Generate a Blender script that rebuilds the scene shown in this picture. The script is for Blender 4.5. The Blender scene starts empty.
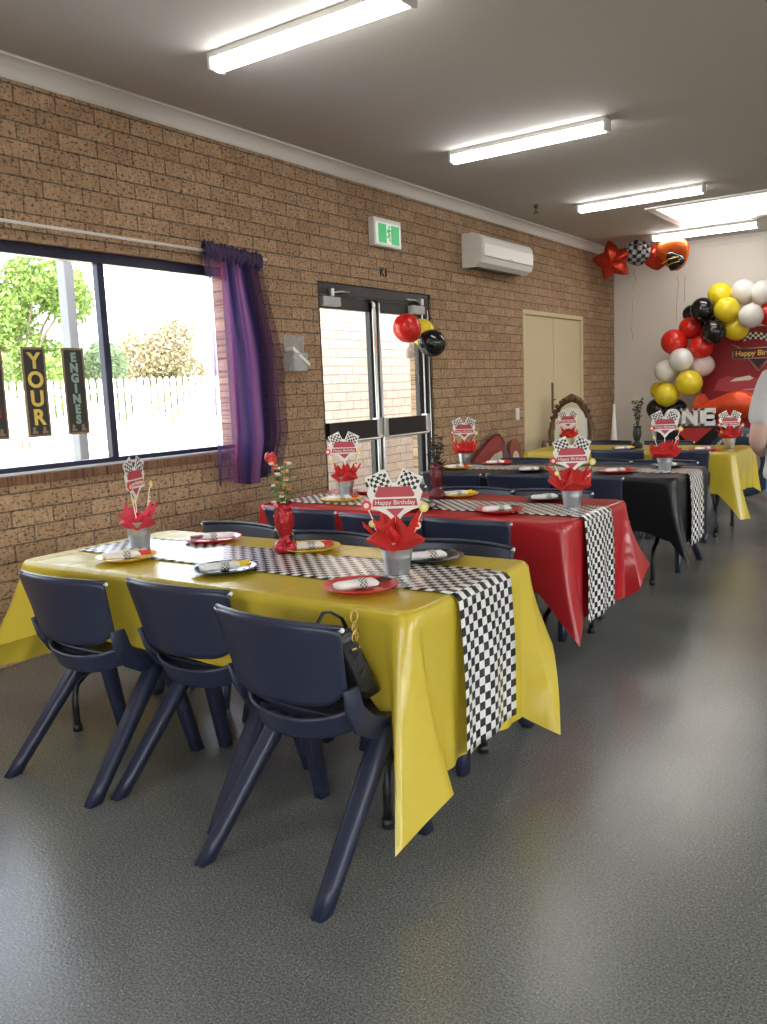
import bpy, bmesh, math, random
from mathutils import Vector, Matrix, noise
random.seed(7)
PI = math.pi
sc = bpy.context.scene
COL = sc.collection

# ------------------------------------------------------------------ materials
MATS = {}
def _new(name):
    m = bpy.data.materials.new(name); m.use_nodes = True
    nt = m.node_tree; nt.nodes.clear()
    out = nt.nodes.new('ShaderNodeOutputMaterial')
    return m, nt, out
def N(nt, kind, **kw):
    n = nt.nodes.new(kind)
    for k, v in kw.items():
        if k in n.inputs: n.inputs[k].default_value = v
        else: setattr(n, k, v)
    return n
def L(nt, a, b): nt.links.new(a, b)
def rgb(r, g, b): return (r, g, b, 1)
def pm(name, col, rough=.5, metal=0, spec=.5, var=.06, vscale=12, bump=0, bscale=60, coat=0, translucent=0, emis=0):
    if name in MATS: return MATS[name]
    m, nt, out = _new(name)
    p = N(nt, 'ShaderNodeBsdfPrincipled')
    p.inputs['Roughness'].default_value = rough; p.inputs['Metallic'].default_value = metal
    p.inputs['Specular IOR Level'].default_value = spec; p.inputs['Coat Weight'].default_value = coat
    tc = N(nt, 'ShaderNodeTexCoord')
    nz = N(nt, 'ShaderNodeTexNoise', Scale=vscale, Detail=3.0); L(nt, tc.outputs['Object'], nz.inputs['Vector'])
    mx = N(nt, 'ShaderNodeMix', data_type='RGBA')
    mx.inputs[6].default_value = rgb(*[c*(1-var) for c in col]); mx.inputs[7].default_value = rgb(*[min(1, c*(1+var)) for c in col])
    L(nt, nz.outputs['Fac'], mx.inputs[0]); L(nt, mx.outputs[2], p.inputs['Base Color'])
    if bump:
        n2 = N(nt, 'ShaderNodeTexNoise', Scale=bscale, Detail=4.0); L(nt, tc.outputs['Object'], n2.inputs['Vector'])
        bp = N(nt, 'ShaderNodeBump', Strength=bump, Distance=.01); L(nt, n2.outputs['Fac'], bp.inputs['Height']); L(nt, bp.outputs['Normal'], p.inputs['Normal'])
    if emis:
        p.inputs['Emission Color'].default_value = rgb(*col); p.inputs['Emission Strength'].default_value = emis
    sh = p.outputs[0]
    if translucent:
        tl = N(nt, 'ShaderNodeBsdfTranslucent'); tl.inputs['Color'].default_value = rgb(*col)
        ms = N(nt, 'ShaderNodeMixShader', Fac=translucent); L(nt, sh, ms.inputs[1]); L(nt, tl.outputs[0], ms.inputs[2]); sh = ms.outputs[0]
    L(nt, sh, out.inputs[0]); MATS[name] = m; return m

def mat_brick(name, axes, base, dark, mortar, rowh=.0893, bw=.25, off=(0, 0), rough=.85, pits=1.0, hue2=None):
    m, nt, out = _new(name)
    tc = N(nt, 'ShaderNodeTexCoord'); sp = N(nt, 'ShaderNodeSeparateXYZ'); L(nt, tc.outputs['Object'], sp.inputs[0])
    cb = N(nt, 'ShaderNodeCombineXYZ'); L(nt, sp.outputs[axes[0]], cb.inputs[0]); L(nt, sp.outputs[axes[1]], cb.inputs[1])
    ad = N(nt, 'ShaderNodeVectorMath', operation='ADD'); ad.inputs[1].default_value = (off[0]+10, off[1]+10*rowh*2, 0); L(nt, cb.outputs[0], ad.inputs[0])
    br = N(nt, 'ShaderNodeTexBrick'); br.inputs['Scale'].default_value = 1; br.inputs['Brick Width'].default_value = bw
    br.inputs['Row Height'].default_value = rowh; br.inputs['Mortar Size'].default_value = .0055; br.inputs['Mortar Smooth'].default_value = .5
    br.inputs['Color1'].default_value = rgb(*base); br.inputs['Color2'].default_value = rgb(*(hue2 or dark)); br.inputs['Mortar'].default_value = rgb(*mortar)
    L(nt, ad.outputs[0], br.inputs['Vector'])
    nz = N(nt, 'ShaderNodeTexNoise', Scale=9, Detail=6.0, Roughness=.7); L(nt, cb.outputs[0], nz.inputs['Vector'])
    mx = N(nt, 'ShaderNodeMix', data_type='RGBA', blend_type='MULTIPLY'); mx.inputs[0].default_value = .55
    cr = N(nt, 'ShaderNodeValToRGB'); cr.color_ramp.elements[0].position = .3; cr.color_ramp.elements[0].color = (.62, .55, .5, 1)
    cr.color_ramp.elements[1].position = .7; cr.color_ramp.elements[1].color = (1.15, 1.1, 1.05, 1)
    L(nt, nz.outputs['Fac'], cr.inputs[0]); L(nt, br.outputs['Color'], mx.inputs[6]); L(nt, cr.outputs[0], mx.inputs[7])
    # dark pits of rusticated clay: stretched fine noise
    mp = N(nt, 'ShaderNodeMapping'); mp.inputs['Scale'].default_value = (45, 70, 1); L(nt, cb.outputs[0], mp.inputs[0])
    pz = N(nt, 'ShaderNodeTexNoise', Scale=1.0, Detail=2.0, Roughness=.6); L(nt, mp.outputs[0], pz.inputs['Vector'])
    pr = N(nt, 'ShaderNodeValToRGB'); pr.color_ramp.elements[0].position = .36; pr.color_ramp.elements[0].color = (.26, .2, .16, 1)
    pr.color_ramp.elements[1].position = .45; pr.color_ramp.elements[1].color = (1, 1, 1, 1); L(nt, pz.outputs['Fac'], pr.inputs[0])
    mq = N(nt, 'ShaderNodeMapping'); mq.inputs['Scale'].default_value = (95, 16, 1); L(nt, cb.outputs[0], mq.inputs[0])
    qz = N(nt, 'ShaderNodeTexNoise', Scale=1.0, Detail=3.0, Roughness=.7); L(nt, mq.outputs[0], qz.inputs['Vector'])
    qr = N(nt, 'ShaderNodeMapRange'); qr.inputs['From Min'].default_value = .3; qr.inputs['From Max'].default_value = .7; qr.inputs['To Min'].default_value = 1-.30*pits; qr.inputs['To Max'].default_value = 1+.22*pits; L(nt, qz.outputs['Fac'], qr.inputs[0])
    m0 = N(nt, 'ShaderNodeMix', data_type='RGBA', blend_type='MULTIPLY'); m0.inputs[0].default_value = 1; L(nt, mx.outputs[2], m0.inputs[6]); L(nt, qr.outputs[0], m0.inputs[7]); mx = m0
    m2 = N(nt, 'ShaderNodeMix', data_type='RGBA', blend_type='MULTIPLY'); m2.inputs[0].default_value = .85*pits
    L(nt, mx.outputs[2], m2.inputs[6]); L(nt, pr.outputs[0], m2.inputs[7])
    p = N(nt, 'ShaderNodeBsdfPrincipled'); p.inputs['Roughness'].default_value = rough; p.inputs['Specular IOR Level'].default_value = .3
    L(nt, m2.outputs[2], p.inputs['Base Color'])
    sub = N(nt, 'ShaderNodeMath', operation='MULTIPLY_ADD'); L(nt, br.outputs['Fac'], sub.inputs[0]); sub.inputs[1].default_value = -1.0; L(nt, pz.outputs['Fac'], sub.inputs[2])
    bp = N(nt, 'ShaderNodeBump', Strength=.75, Distance=.014); L(nt, sub.outputs[0], bp.inputs['Height']); L(nt, bp.outputs['Normal'], p.inputs['Normal'])
    L(nt, p.outputs[0], out.inputs[0]); return m

def mat_floor():
    m, nt, out = _new('speckled_vinyl'); tc = N(nt, 'ShaderNodeTexCoord')
    p = N(nt, 'ShaderNodeBsdfPrincipled'); p.inputs['Specular IOR Level'].default_value = .6
    n1 = N(nt, 'ShaderNodeTexNoise', Scale=1.6, Detail=4.0); L(nt, tc.outputs['Object'], n1.inputs['Vector'])
    c1 = N(nt, 'ShaderNodeValToRGB'); c1.color_ramp.elements[0].position = .3; c1.color_ramp.elements[0].color = (.150, .152, .142, 1)
    c1.color_ramp.elements[1].position = .7; c1.color_ramp.elements[1].color = (.185, .184, .172, 1); L(nt, n1.outputs['Fac'], c1.inputs[0])
    n2 = N(nt, 'ShaderNodeTexNoise', Scale=170, Detail=2.0); L(nt, tc.outputs['Object'], n2.inputs['Vector'])
    c2 = N(nt, 'ShaderNodeValToRGB'); c2.color_ramp.elements[0].position = .35; c2.color_ramp.elements[0].color = (.5, .5, .5, 1)
    c2.color_ramp.elements[1].position = .65; c2.color_ramp.elements[1].color = (1.5, 1.5, 1.5, 1); L(nt, n2.outputs['Fac'], c2.inputs[0])
    mx = N(nt, 'ShaderNodeMix', data_type='RGBA', blend_type='MULTIPLY'); mx.inputs[0].default_value = .8; L(nt, c1.outputs[0], mx.inputs[6]); L(nt, c2.outputs[0], mx.inputs[7])
    v = N(nt, 'ShaderNodeTexVoronoi', Scale=70.0); L(nt, tc.outputs['Object'], v.inputs['Vector'])
    cv = N(nt, 'ShaderNodeValToRGB'); cv.color_ramp.elements[0].position = .09; cv.color_ramp.elements[0].color = (1, 1, 1, 1)
    cv.color_ramp.elements[1].position = .13; cv.color_ramp.elements[1].color = (0, 0, 0, 1); L(nt, v.outputs['Distance'], cv.inputs[0])
    m3 = N(nt, 'ShaderNodeMix', data_type='RGBA'); L(nt, cv.outputs[0], m3.inputs[0]); L(nt, mx.outputs[2], m3.inputs[6]); m3.inputs[7].default_value = (.42, .42, .38, 1)
    L(nt, m3.outputs[2], p.inputs['Base Color'])
    n3 = N(nt, 'ShaderNodeTexNoise', Scale=2.2, Detail=3.0); L(nt, tc.outputs['Object'], n3.inputs['Vector'])
    mr = N(nt, 'ShaderNodeMapRange'); mr.inputs['From Min'].default_value = .2; mr.inputs['From Max'].default_value = .8
    mr.inputs['To Min'].default_value = .19; mr.inputs['To Max'].default_value = .24; L(nt, n3.outputs['Fac'], mr.inputs[0]); L(nt, mr.outputs[0], p.inputs['Roughness'])
    n4 = N(nt, 'ShaderNodeTexNoise', Scale=120, Detail=2.0); L(nt, tc.outputs['Object'], n4.inputs['Vector'])
    bp = N(nt, 'ShaderNodeBump', Strength=.18, Distance=.004); L(nt, n4.outputs['Fac'], bp.inputs['Height']); L(nt, bp.outputs['Normal'], p.inputs['Normal'])
    L(nt, p.outputs[0], out.inputs[0]); return m

def mat_glass():
    m, nt, out = _new('pane_glass')
    t = N(nt, 'ShaderNodeBsdfTransparent'); t.inputs[0].default_value = (.96, .98, .98, 1)
    g = N(nt, 'ShaderNodeBsdfGlossy'); g.inputs['Roughness'].default_value = .02
    f = N(nt, 'ShaderNodeFresnel', IOR=1.45); ms = N(nt, 'ShaderNodeMixShader')
    ge = N(nt, 'ShaderNodeNewGeometry'); fm = N(nt, 'ShaderNodeMath', operation='MULTIPLY_ADD'); L(nt, ge.outputs['Backfacing'], fm.inputs[0]); fm.inputs[1].default_value = -1; fm.inputs[2].default_value = 1
    f2 = N(nt, 'ShaderNodeMath', operation='MULTIPLY'); L(nt, f.outputs[0], f2.inputs[0]); L(nt, fm.outputs[0], f2.inputs[1])
    L(nt, f2.outputs[0], ms.inputs[0]); L(nt, t.outputs[0], ms.inputs[1]); L(nt, g.outputs[0], ms.inputs[2]); L(nt, ms.outputs[0], out.inputs[0]); return m
def mat_clear(name, col=(.85, .87, .88), a=.35, rough=.15):
    m, nt, out = _new(name)
    t = N(nt, 'ShaderNodeBsdfTransparent'); p = N(nt, 'ShaderNodeBsdfPrincipled'); p.inputs['Base Color'].default_value = rgb(*col); p.inputs['Roughness'].default_value = rough
    tc = N(nt, 'ShaderNodeTexCoord'); nz = N(nt, 'ShaderNodeTexNoise', Scale=30.0); L(nt, tc.outputs['Object'], nz.inputs['Vector'])
    mr = N(nt, 'ShaderNodeMapRange'); mr.inputs['To Min'].default_value = a-.1; mr.inputs['To Max'].default_value = a+.1; L(nt, nz.outputs['Fac'], mr.inputs[0])
    ms = N(nt, 'ShaderNodeMixShader'); L(nt, mr.outputs[0], ms.inputs[0]); L(nt, t.outputs[0], ms.inputs[1]); L(nt, p.outputs[0], ms.inputs[2]); L(nt, ms.outputs[0], out.inputs[0]); return m
def mat_emit(name, col, s):
    m, nt, out = _new(name); e = N(nt, 'ShaderNodeEmission', Strength=s); e.inputs[0].default_value = rgb(*col)
    L(nt, e.outputs[0], out.inputs[0]); return m
def mat_check(name, size, c1=(.02, .02, .02), c2=(.78, .76, .74), rough=.6, coord='UV', sheen=.5):
    m, nt, out = _new(name); tc = N(nt, 'ShaderNodeTexCoord')
    ck = N(nt, 'ShaderNodeTexChecker', Scale=1/size); ck.inputs[1].default_value = rgb(*c1); ck.inputs[2].default_value = rgb(*c2)
    ad = N(nt, 'ShaderNodeVectorMath', operation='ADD'); ad.inputs[1].default_value = (.0003, .0003, .0003 if coord == 'UV' else size*.5)
    L(nt, tc.outputs[coord], ad.inputs[0]); L(nt, ad.outputs[0], ck.inputs[0])
    p = N(nt, 'ShaderNodeBsdfPrincipled'); p.inputs['Roughness'].default_value = rough; p.inputs['Specular IOR Level'].default_value = sheen; L(nt, ck.outputs[0], p.inputs['Base Color'])
    L(nt, p.outputs[0], out.inputs[0]); return m
def mat_cloth(name, col, rough=.23, tl=.22, spec=.6):
    m, nt, out = _new(name); tc = N(nt, 'ShaderNodeTexCoord')
    p = N(nt, 'ShaderNodeBsdfPrincipled'); p.inputs['Base Color'].default_value = rgb(*col); p.inputs['Roughness'].default_value = rough; p.inputs['Specular IOR Level'].default_value = spec
    # packing creases across the sheet plus soft crumple
    wv = N(nt, 'ShaderNodeTexWave', Scale=1.55, Distortion=.5); wv.bands_direction = 'X'; wv.inputs['Detail'].default_value = 1; L(nt, tc.outputs['Object'], wv.inputs['Vector'])
    cr = N(nt, 'ShaderNodeValToRGB'); cr.color_ramp.elements[0].position = .93; cr.color_ramp.elements[0].color = (0, 0, 0, 1); cr.color_ramp.elements[1].position = 1; L(nt, wv.outputs['Fac'], cr.inputs[0])
    mp = N(nt, 'ShaderNodeMapping'); mp.inputs['Scale'].default_value = (3, 7, 5); mp.inputs['Rotation'].default_value = (0, 0, .3); L(nt, tc.outputs['Object'], mp.inputs[0])
    nz = N(nt, 'ShaderNodeTexNoise', Scale=1.5, Detail=4.0, Roughness=.55); L(nt, mp.outputs[0], nz.inputs['Vector'])
    md = N(nt, 'ShaderNodeMath', operation='MULTIPLY_ADD'); L(nt, cr.outputs[0], md.inputs[0]); md.inputs[1].default_value = .25; L(nt, nz.outputs['Fac'], md.inputs[2])
    bp = N(nt, 'ShaderNodeBump', Strength=.12, Distance=.03); L(nt, md.outputs[0], bp.inputs['Height']); L(nt, bp.outputs['Normal'], p.inputs['Normal'])
    t = N(nt, 'ShaderNodeBsdfTranslucent'); t.inputs['Color'].default_value = rgb(*col)
    ms = N(nt, 'ShaderNodeMixShader', Fac=tl); L(nt, p.outputs[0], ms.inputs[1]); L(nt, t.outputs[0], ms.inputs[2]); L(nt, ms.outputs[0], out.inputs[0]); return m
def mat_curtain():
    m, nt, out = _new('sheer_curtain'); tc = N(nt, 'ShaderNodeTexCoord'); sp = N(nt, 'ShaderNodeSeparateXYZ'); L(nt, tc.outputs['UV'], sp.inputs[0])
    cr = N(nt, 'ShaderNodeValToRGB'); el = cr.color_ramp.elements
    stops = [(0, (.10, .07, .16)), (.10, (.16, .11, .26)), (.2, (.30, .13, .32)), (.27, (.42, .07, .12)), (.33, (.22, .09, .28)), (.42, (.03, .03, .11)), (.5, (.20, .08, .28)), (.57, (.32, .14, .36)), (.64, (.04, .03, .12)), (.75, (.025, .02, .08)), (.84, (.12, .04, .16)), (1, (.06, .03, .09))]
    el[0].position, el[0].color = stops[0][0], (*stops[0][1], 1); el[1].position, el[1].color = stops[-1][0], (*stops[-1][1], 1)
    for s, c in stops[1:-1]:
        e = el.new(s); e.color = (*c, 1)
    L(nt, sp.outputs[0], cr.inputs[0])
    d = N(nt, 'ShaderNodeBsdfDiffuse'); t = N(nt, 'ShaderNodeBsdfTranslucent'); L(nt, cr.outputs[0], d.inputs[0]); L(nt, cr.outputs[0], t.inputs[0])
    m1 = N(nt, 'ShaderNodeMixShader', Fac=.45); L(nt, d.outputs[0], m1.inputs[1]); L(nt, t.outputs[0], m1.inputs[2])
    tr = N(nt, 'ShaderNodeBsdfTransparent'); tr.inputs[0].default_value = (.93, .88, 1, 1)
    ar = N(nt, 'ShaderNodeValToRGB'); e = ar.color_ramp.elements; e[0].position = 0; e[0].color = (.5,)*3+(1,); e[1].position = 1; e[1].color = (.45,)*3+(1,)
    for s, a in ((.12, .30), (.3, .58), (.42, .88), (.55, .75), (.66, .93), (.85, .8), (.93, .5)):
        q = e.new(s); q.color = (a, a, a, 1)
    L(nt, sp.outputs[0], ar.inputs[0])
    m2 = N(nt, 'ShaderNodeMixShader'); L(nt, ar.outputs[0], m2.inputs[0]); L(nt, tr.outputs[0], m2.inputs[1]); L(nt, m1.outputs[0], m2.inputs[2]); L(nt, m2.outputs[0], out.inputs[0]); return m

M = dict(
    brick=mat_brick('clay_brick', ('Y', 'Z'), (.56, .385, .245), (.42, .25, .14), (.22, .17, .125), rowh=.0865, bw=.236, hue2=(.45, .30, .185)),
    brick_out=mat_brick('pale_brick_outside', ('Y', 'Z'), (.80, .72, .65), (.6, .5, .42), (.42, .36, .32), pits=.35, rowh=.0865, bw=.236, hue2=(.74, .66, .60)),
    floor=mat_floor(), glass=mat_glass(),
    plaster=pm('plaster_wall', (.84, .79, .73), .8, var=.02, vscale=2),
    ceil=pm('ceiling_paint', (.50, .475, .45), .85, var=.02, vscale=1.5),
    cornice=pm('cornice_paint', (.74, .71, .68), .6, var=.02),
    alu_black=pm('black_anodised', (.022, .02, .024), .35, 0.2),
    navyframe=pm('navy_window_frame', (.018, .018, .055), .3, 0.2),
    alu=pm('bare_aluminium', (.72, .73, .75), .3, .9),
    silver=pm('silver_box', (.50, .50, .50), .4, .4),
    navy=pm('navy_plastic', (.021, .026, .053), .33, spec=.5, var=.1, bump=.05, bscale=300),
    white=pm('white_plastic', (.82, .81, .78), .4, var=.02),
    cream=pm('cream_door', (.66, .56, .36), .55, var=.03, vscale=2),
    brass=pm('dark_brass', (.22, .18, .13), .35, .8),
    black=pm('black_satin', (.012, .012, .014), .4),
    steel=pm('galvanised', (.60, .62, .64), .34, .95, var=.2, vscale=40),
    red=pm('red_card', (.62, .03, .03), .5), tissue=pm('red_tissue', (.72, .035, .03), .6, translucent=.35, bump=.4, bscale=60),
    yellow_card=pm('yellow_card', (.8, .6, .12), .5), orange=pm('orange_card', (.7, .18, .03), .5),
    cy=mat_cloth('yellow_plastic_cloth', (.74, .555, .055)), crd=mat_cloth('red_plastic_cloth', (.56, .025, .03)), ck=mat_cloth('black_plastic_cloth', (.010, .010, .012), rough=.33, tl=.05, spec=.4),
    runner=mat_check('checked_runner', .0262, rough=.22), flag=mat_check('checked_card', .011, coord='UV'),
    pred=pm('red_plate', (.66, .03, .025), .3), pyel=pm('yellow_plate', (.85, .56, .05), .3), pblk=pm('black_plate', (.014, .014, .016), .25),
    napkin=pm('white_napkin', (.80, .76, .74), .8, bump=.2, bscale=80), nred=pm('red_napkin', (.65, .04, .04), .8), nyel=pm('yellow_napkin', (.9, .58, .03), .8), nblk=pm('black_cutlery', (.02, .02, .02), .3),
    band=mat_check('checked_band', .006, coord='Object'),
    vase=pm('red_foil', (.36, .008, .015), .18, .35, bump=.8, bscale=45), vdark=pm('dark_foil', (.12, .01, .015), .2, .3, bump=.6, bscale=45),
    leaf=pm('sprig_green', (.10, .16, .05), .6, var=.4), petw=pm('petal_white', (.8, .75, .6), .6), peto=pm('petal_orange', (.65, .28, .08), .6), petd=pm('dark_sprig', (.025, .03, .02), .5),
    gold=pm('gold', (.75, .52, .16), .3, .9), b_red=pm('balloon_red', (.70, .022, .015), .18, spec=.6, var=.02), b_yel=pm('balloon_yellow', (.86, .68, .03), .18, spec=.6, var=.02),
    b_blk=pm('balloon_black', (.008, .008, .009), .12, spec=.7, var=.02), b_wht=pm('balloon_white', (.82, .80, .78), .2, spec=.6, var=.02), b_pk=pm('balloon_pale', (.72, .60, .58), .2, spec=.6, var=.03),
    foil_red=pm('foil_red', (.60, .05, .02), .22, .55, bump=.3, bscale=25), foil_or=pm('foil_orange', (.75, .14, .03), .22, .5, bump=.3, bscale=25), foil_dk=mat_check('foil_checked', .05, coord='Object', c2=(.35, .36, .4), rough=.2),
    foil_scarlet=pm('foil_scarlet', (.72, .075, .02), .25, .3, bump=.8, bscale=14),
    ribbon=pm('ribbon', (.36, .28, .25), .3, .3), backdrop=pm('backdrop_red', (.30, .012, .02), .55, var=.15, vscale=3), darkred=pm('dark_red', (.14, .008, .012), .5),
    skin=pm('skin', (.52, .33, .26), .5, var=.05), shirt=pm('grey_shirt', (.55, .53, .54), .85, bump=.3, bscale=90), jeans=pm('blue_jeans', (.10, .24, .52), .8, var=.15, bump=.3, bscale=200), hair=pm('brown_hair', (.07, .04, .02), .6, bump=.5, bscale=80),
    wood=pm('carved_wood', (.14, .075, .035), .4, .2, var=.3, bump=.6, bscale=50), cushion=pm('cream_cushion', (.72, .68, .62), .7),
    grass=pm('dry_grass', (.62, .60, .36), .9, var=.15, vscale=.6), paving=pm('concrete', (.6, .58, .55), .9), fence=pm('white_fence', (.85, .85, .82), .6),
    leafg=pm('leaves_light', (.17, .25, .06), .6, var=.4, vscale=1.2, translucent=.4), leafb=pm('leaves_blue', (.15, .20, .11), .6, var=.4, vscale=1.0, translucent=.3), leafr=pm('leaves_rust', (.24, .20, .12), .6, var=.4, vscale=1.0, translucent=.3), bark=pm('bark', (.22, .17, .13), .9),
    post=pm('post_paint', (.10, .105, .12), .6), tube=mat_emit('lamp_diffuser', (1, .985, .94), 24), sky=mat_emit('lit_skylight', (1, .93, .84), 3.2),
    exitg=pm('exit_green', (.02, .42, .12), .4, emis=.5), exitw=pm('exit_white', (.8, .85, .8), .4, emis=.35),
    clear=mat_clear('clear_acrylic'), card=pm('grey_card', (.45, .45, .46), .6), bannerk=pm('banner_black', (.035, .032, .032), .6), bannerb=pm('banner_edge', (.28, .20, .13), .6),
    mint=pm('letter_green', (.30, .42, .36), .6), curtain=mat_curtain(), mark=pm('black_marker', (.01, .01, .012), .6), tyre=pm('tyre_blue_black', (.03, .05, .08), .4),
    sillbrick=mat_brick('sill_brick', ('Y', 'Y'), (.28, .15, .09), (.2, .1, .06), (.22, .16, .12), rowh=.5, bw=.12), tissuep=pm('pink_tissue', (.75, .06, .10), .6, translucent=.35, bump=.4, bscale=60),
    tabletop=pm('grey_table_plastic', (.45, .45, .44), .5), bag=pm('black_bag', (.012, .012, .012), .3, bump=.5, bscale=60), letter=pm('white_letter', (.85, .84, .82), .5), gap=pm('door_gap', (.10, .08, .05), .9),
)

# ------------------------------------------------------------------ mesh helpers
def obj(name, bm, mat, parent=None, smooth=False, recalc=True, auto=None):
    if recalc: bmesh.ops.recalc_face_normals(bm, faces=bm.faces)
    me = bpy.data.meshes.new(name); bm.to_mesh(me); bm.free()
    for m in (mat if isinstance(mat, (list, tuple)) else [mat]): me.materials.append(m)
    if smooth:
        for p in me.polygons: p.use_smooth = True
        if auto:
            me.set_sharp_from_angle(angle=auto)
    o = bpy.data.objects.new(name, me); COL.objects.link(o)
    if parent: o.parent = parent
    return o
def thing(name, label, cat, loc=(0, 0, 0), rz=0, group=None):
    o = bpy.data.objects.new(name, None); COL.objects.link(o); o.location = loc; o.rotation_euler = (0, 0, rz)
    o.empty_display_size = .1
    return tag(o, label, cat, group)
def tag(o, label, cat, group=None):
    o['label'] = label; o['category'] = cat
    if group: o['group'] = group
    return o
def struct(o, label=None):
    o['kind'] = 'structure'
    if label: o['label'] = label; 
    return o
def dup(root, loc, rz, label, group=None):
    r = root.copy(); COL.objects.link(r); r.location = loc; r.rotation_euler = (0, 0, rz); r['label'] = label
    if group: r['group'] = group
    for ch in list(root.children):
        c = ch.copy(); COL.objects.link(c); c.parent = r
        for g in list(ch.children):
            d = g.copy(); COL.objects.link(d); d.parent = c
    return r
def NB(): return bmesh.new()
def box(bm, lo, hi, bev=0, mi=0, mat=None):
    vs = [bm.verts.new((x, y, z)) for x in (lo[0], hi[0]) for y in (lo[1], hi[1]) for z in (lo[2], hi[2])]
    idx = [(0, 1, 3, 2), (4, 6, 7, 5), (0, 4, 5, 1), (2, 3, 7, 6), (0, 2, 6, 4), (1, 5, 7, 3)]
    fs = [bm.faces.new([vs[i] for i in f]) for f in idx]
    for f in fs: f.material_index = mi
    if mat is not None: bmesh.ops.transform(bm, matrix=mat, verts=vs)
    if bev:
        es = list({e for f in fs for e in f.edges}); r = bmesh.ops.bevel(bm, geom=es, offset=bev, segments=2, affect='EDGES', profile=.6)
        for f in r['faces']: f.material_index = mi
    return vs
def tube(bm, pts, rad, n=10, cap=True, mi=0, flat=1.0, up=None):
    pts = [Vector(p) for p in pts]; rings = []
    for i, p in enumerate(pts):
        d = (pts[min(i+1, len(pts)-1)]-pts[max(i-1, 0)]).normalized()
        u = Vector(up) if up else (Vector((0, 0, 1)) if abs(d.z) < .9 else Vector((1, 0, 0)))
        a = d.cross(u).normalized(); b = a.cross(d).normalized()
        r = rad[i] if isinstance(rad, (list, tuple)) else rad
        rings.append([bm.verts.new(p+a*math.cos(t)*r+b*math.sin(t)*r*flat) for t in [2*PI*k/n for k in range(n)]])
    for A, B in zip(rings, rings[1:]):
        for k in range(n):
            f = bm.faces.new((A[k], A[(k+1) % n], B[(k+1) % n], B[k])); f.material_index = mi; f.smooth = True
    if cap:
        for R_ in (rings[0], rings[-1]):
            try: bm.faces.new(R_).material_index = mi
            except ValueError: pass
def lathe(bm, prof, n=28, c=(0, 0, 0), mi=0, wob=None):
    rings = []
    for r, z in prof:
        if r < 1e-5: rings.append([bm.verts.new((c[0], c[1], c[2]+z))])
        else: rings.append([bm.verts.new((c[0]+r*(1+(wob(k, n, z) if wob else 0))*math.cos(2*PI*k/n), c[1]+r*(1+(wob(k, n, z) if wob else 0))*math.sin(2*PI*k/n), c[2]+z)) for k in range(n)])
    for A, B in zip(rings, rings[1:]):
        for k in range(n):
            if len(A) == 1 and len(B) == 1: continue
            if len(A) == 1: f = bm.faces.new((A[0], B[k], B[(k+1) % n]))
            elif len(B) == 1: f = bm.faces.new((A[k], A[(k+1) % n], B[0]))
            else: f = bm.faces.new((A[k], A[(k+1) % n], B[(k+1) % n], B[k]))
            f.material_index = mi
def prism(bm, pts, axis, lo, hi, mi=0, mat=None):
    """2-D outline pts extruded along axis ('x','y','z') from lo to hi."""
    def v(p, t): return {'x': (t, p[0], p[1]), 'y': (p[0], t, p[1]), 'z': (p[0], p[1], t)}[axis]
    A = [bm.verts.new(v(p, lo)) for p in pts]; B = [bm.verts.new(v(p, hi)) for p in pts]; n = len(pts)
    fs = [bm.faces.new(A), bm.faces.new(B[::-1])]+[bm.faces.new((A[i], B[i], B[(i+1) % n], A[(i+1) % n])) for i in range(n)]
    for f in fs: f.material_index = mi
    if mat is not None: bmesh.ops.transform(bm, matrix=mat, verts=A+B)
    return A+B
def grid(bm, fn, nu, nv, mi=0, uv=None, close_u=False):
    vs = [[bm.verts.new(fn(i/(nu-1 if not close_u else nu), j/(nv-1))) for j in range(nv)] for i in range(nu)]
    lay = bm.loops.layers.uv.verify() if uv else None
    R_ = range(nu) if close_u else range(nu-1)
    for i in R_:
        i2 = (i+1) % nu
        for j in range(nv-1):
            f = bm.faces.new((vs[i][j], vs[i2][j], vs[i2][j+1], vs[i][j+1])); f.material_index = mi; f.smooth = True
            if lay:
                for lp, (a, b) in zip(f.loops, ((i, j), (i+1, j), (i+1, j+1), (i, j+1))):
                    lp[lay].uv = uv(a/(nu-1 if not close_u else nu), b/(nv-1))
    return vs
def solid(o, t, off=0):
    md = o.modifiers.new('thickness', 'SOLIDIFY'); md.thickness = t; md.offset = off; return o
def ico(bm, c, r, sub=2, sc=(1, 1, 1)):
    g = bmesh.ops.create_icosphere(bm, subdivisions=sub, radius=r, matrix=Matrix.Translation(c) @ Matrix.Diagonal((*sc, 1)))
    return g['verts']
def textmesh(s, size, depth, name='lettering', bold=0.0, spacing=1.0, align='CENTER'):
    cu = bpy.data.curves.new(name, 'FONT'); cu.body = s; cu.size = size; cu.extrude = depth; cu.align_x = align; cu.align_y = 'CENTER'; cu.offset = bold; cu.space_character = spacing
    to = bpy.data.objects.new(name, cu); COL.objects.link(to)
    dg = bpy.context.evaluated_depsgraph_get(); me = bpy.data.meshes.new_from_object(to.evaluated_get(dg))
    bpy.data.objects.remove(to); bpy.data.curves.remove(cu); return me
def text(s, size, depth, mat, parent, M4, name='lettering', bold=0.0, sx=1.0):
    me = textmesh(s, size, depth, name, bold); me.transform(M4 @ Matrix.Diagonal((sx, 1, 1, 1))); me.materials.clear(); me.materials.append(mat)
    o = bpy.data.objects.new(name, me); COL.objects.link(o); o.parent = parent; return o
def face_mx(origin, right, up):
    r = Vector(right).normalized(); u = Vector(up).normalized(); n = r.cross(u)
    return Matrix(((r.x, u.x, n.x, origin[0]), (r.y, u.y, n.y, origin[1]), (r.z, u.z, n.z, origin[2]), (0, 0, 0, 1)))
def lerp(a, b, t): return a+(b-a)*t
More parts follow.
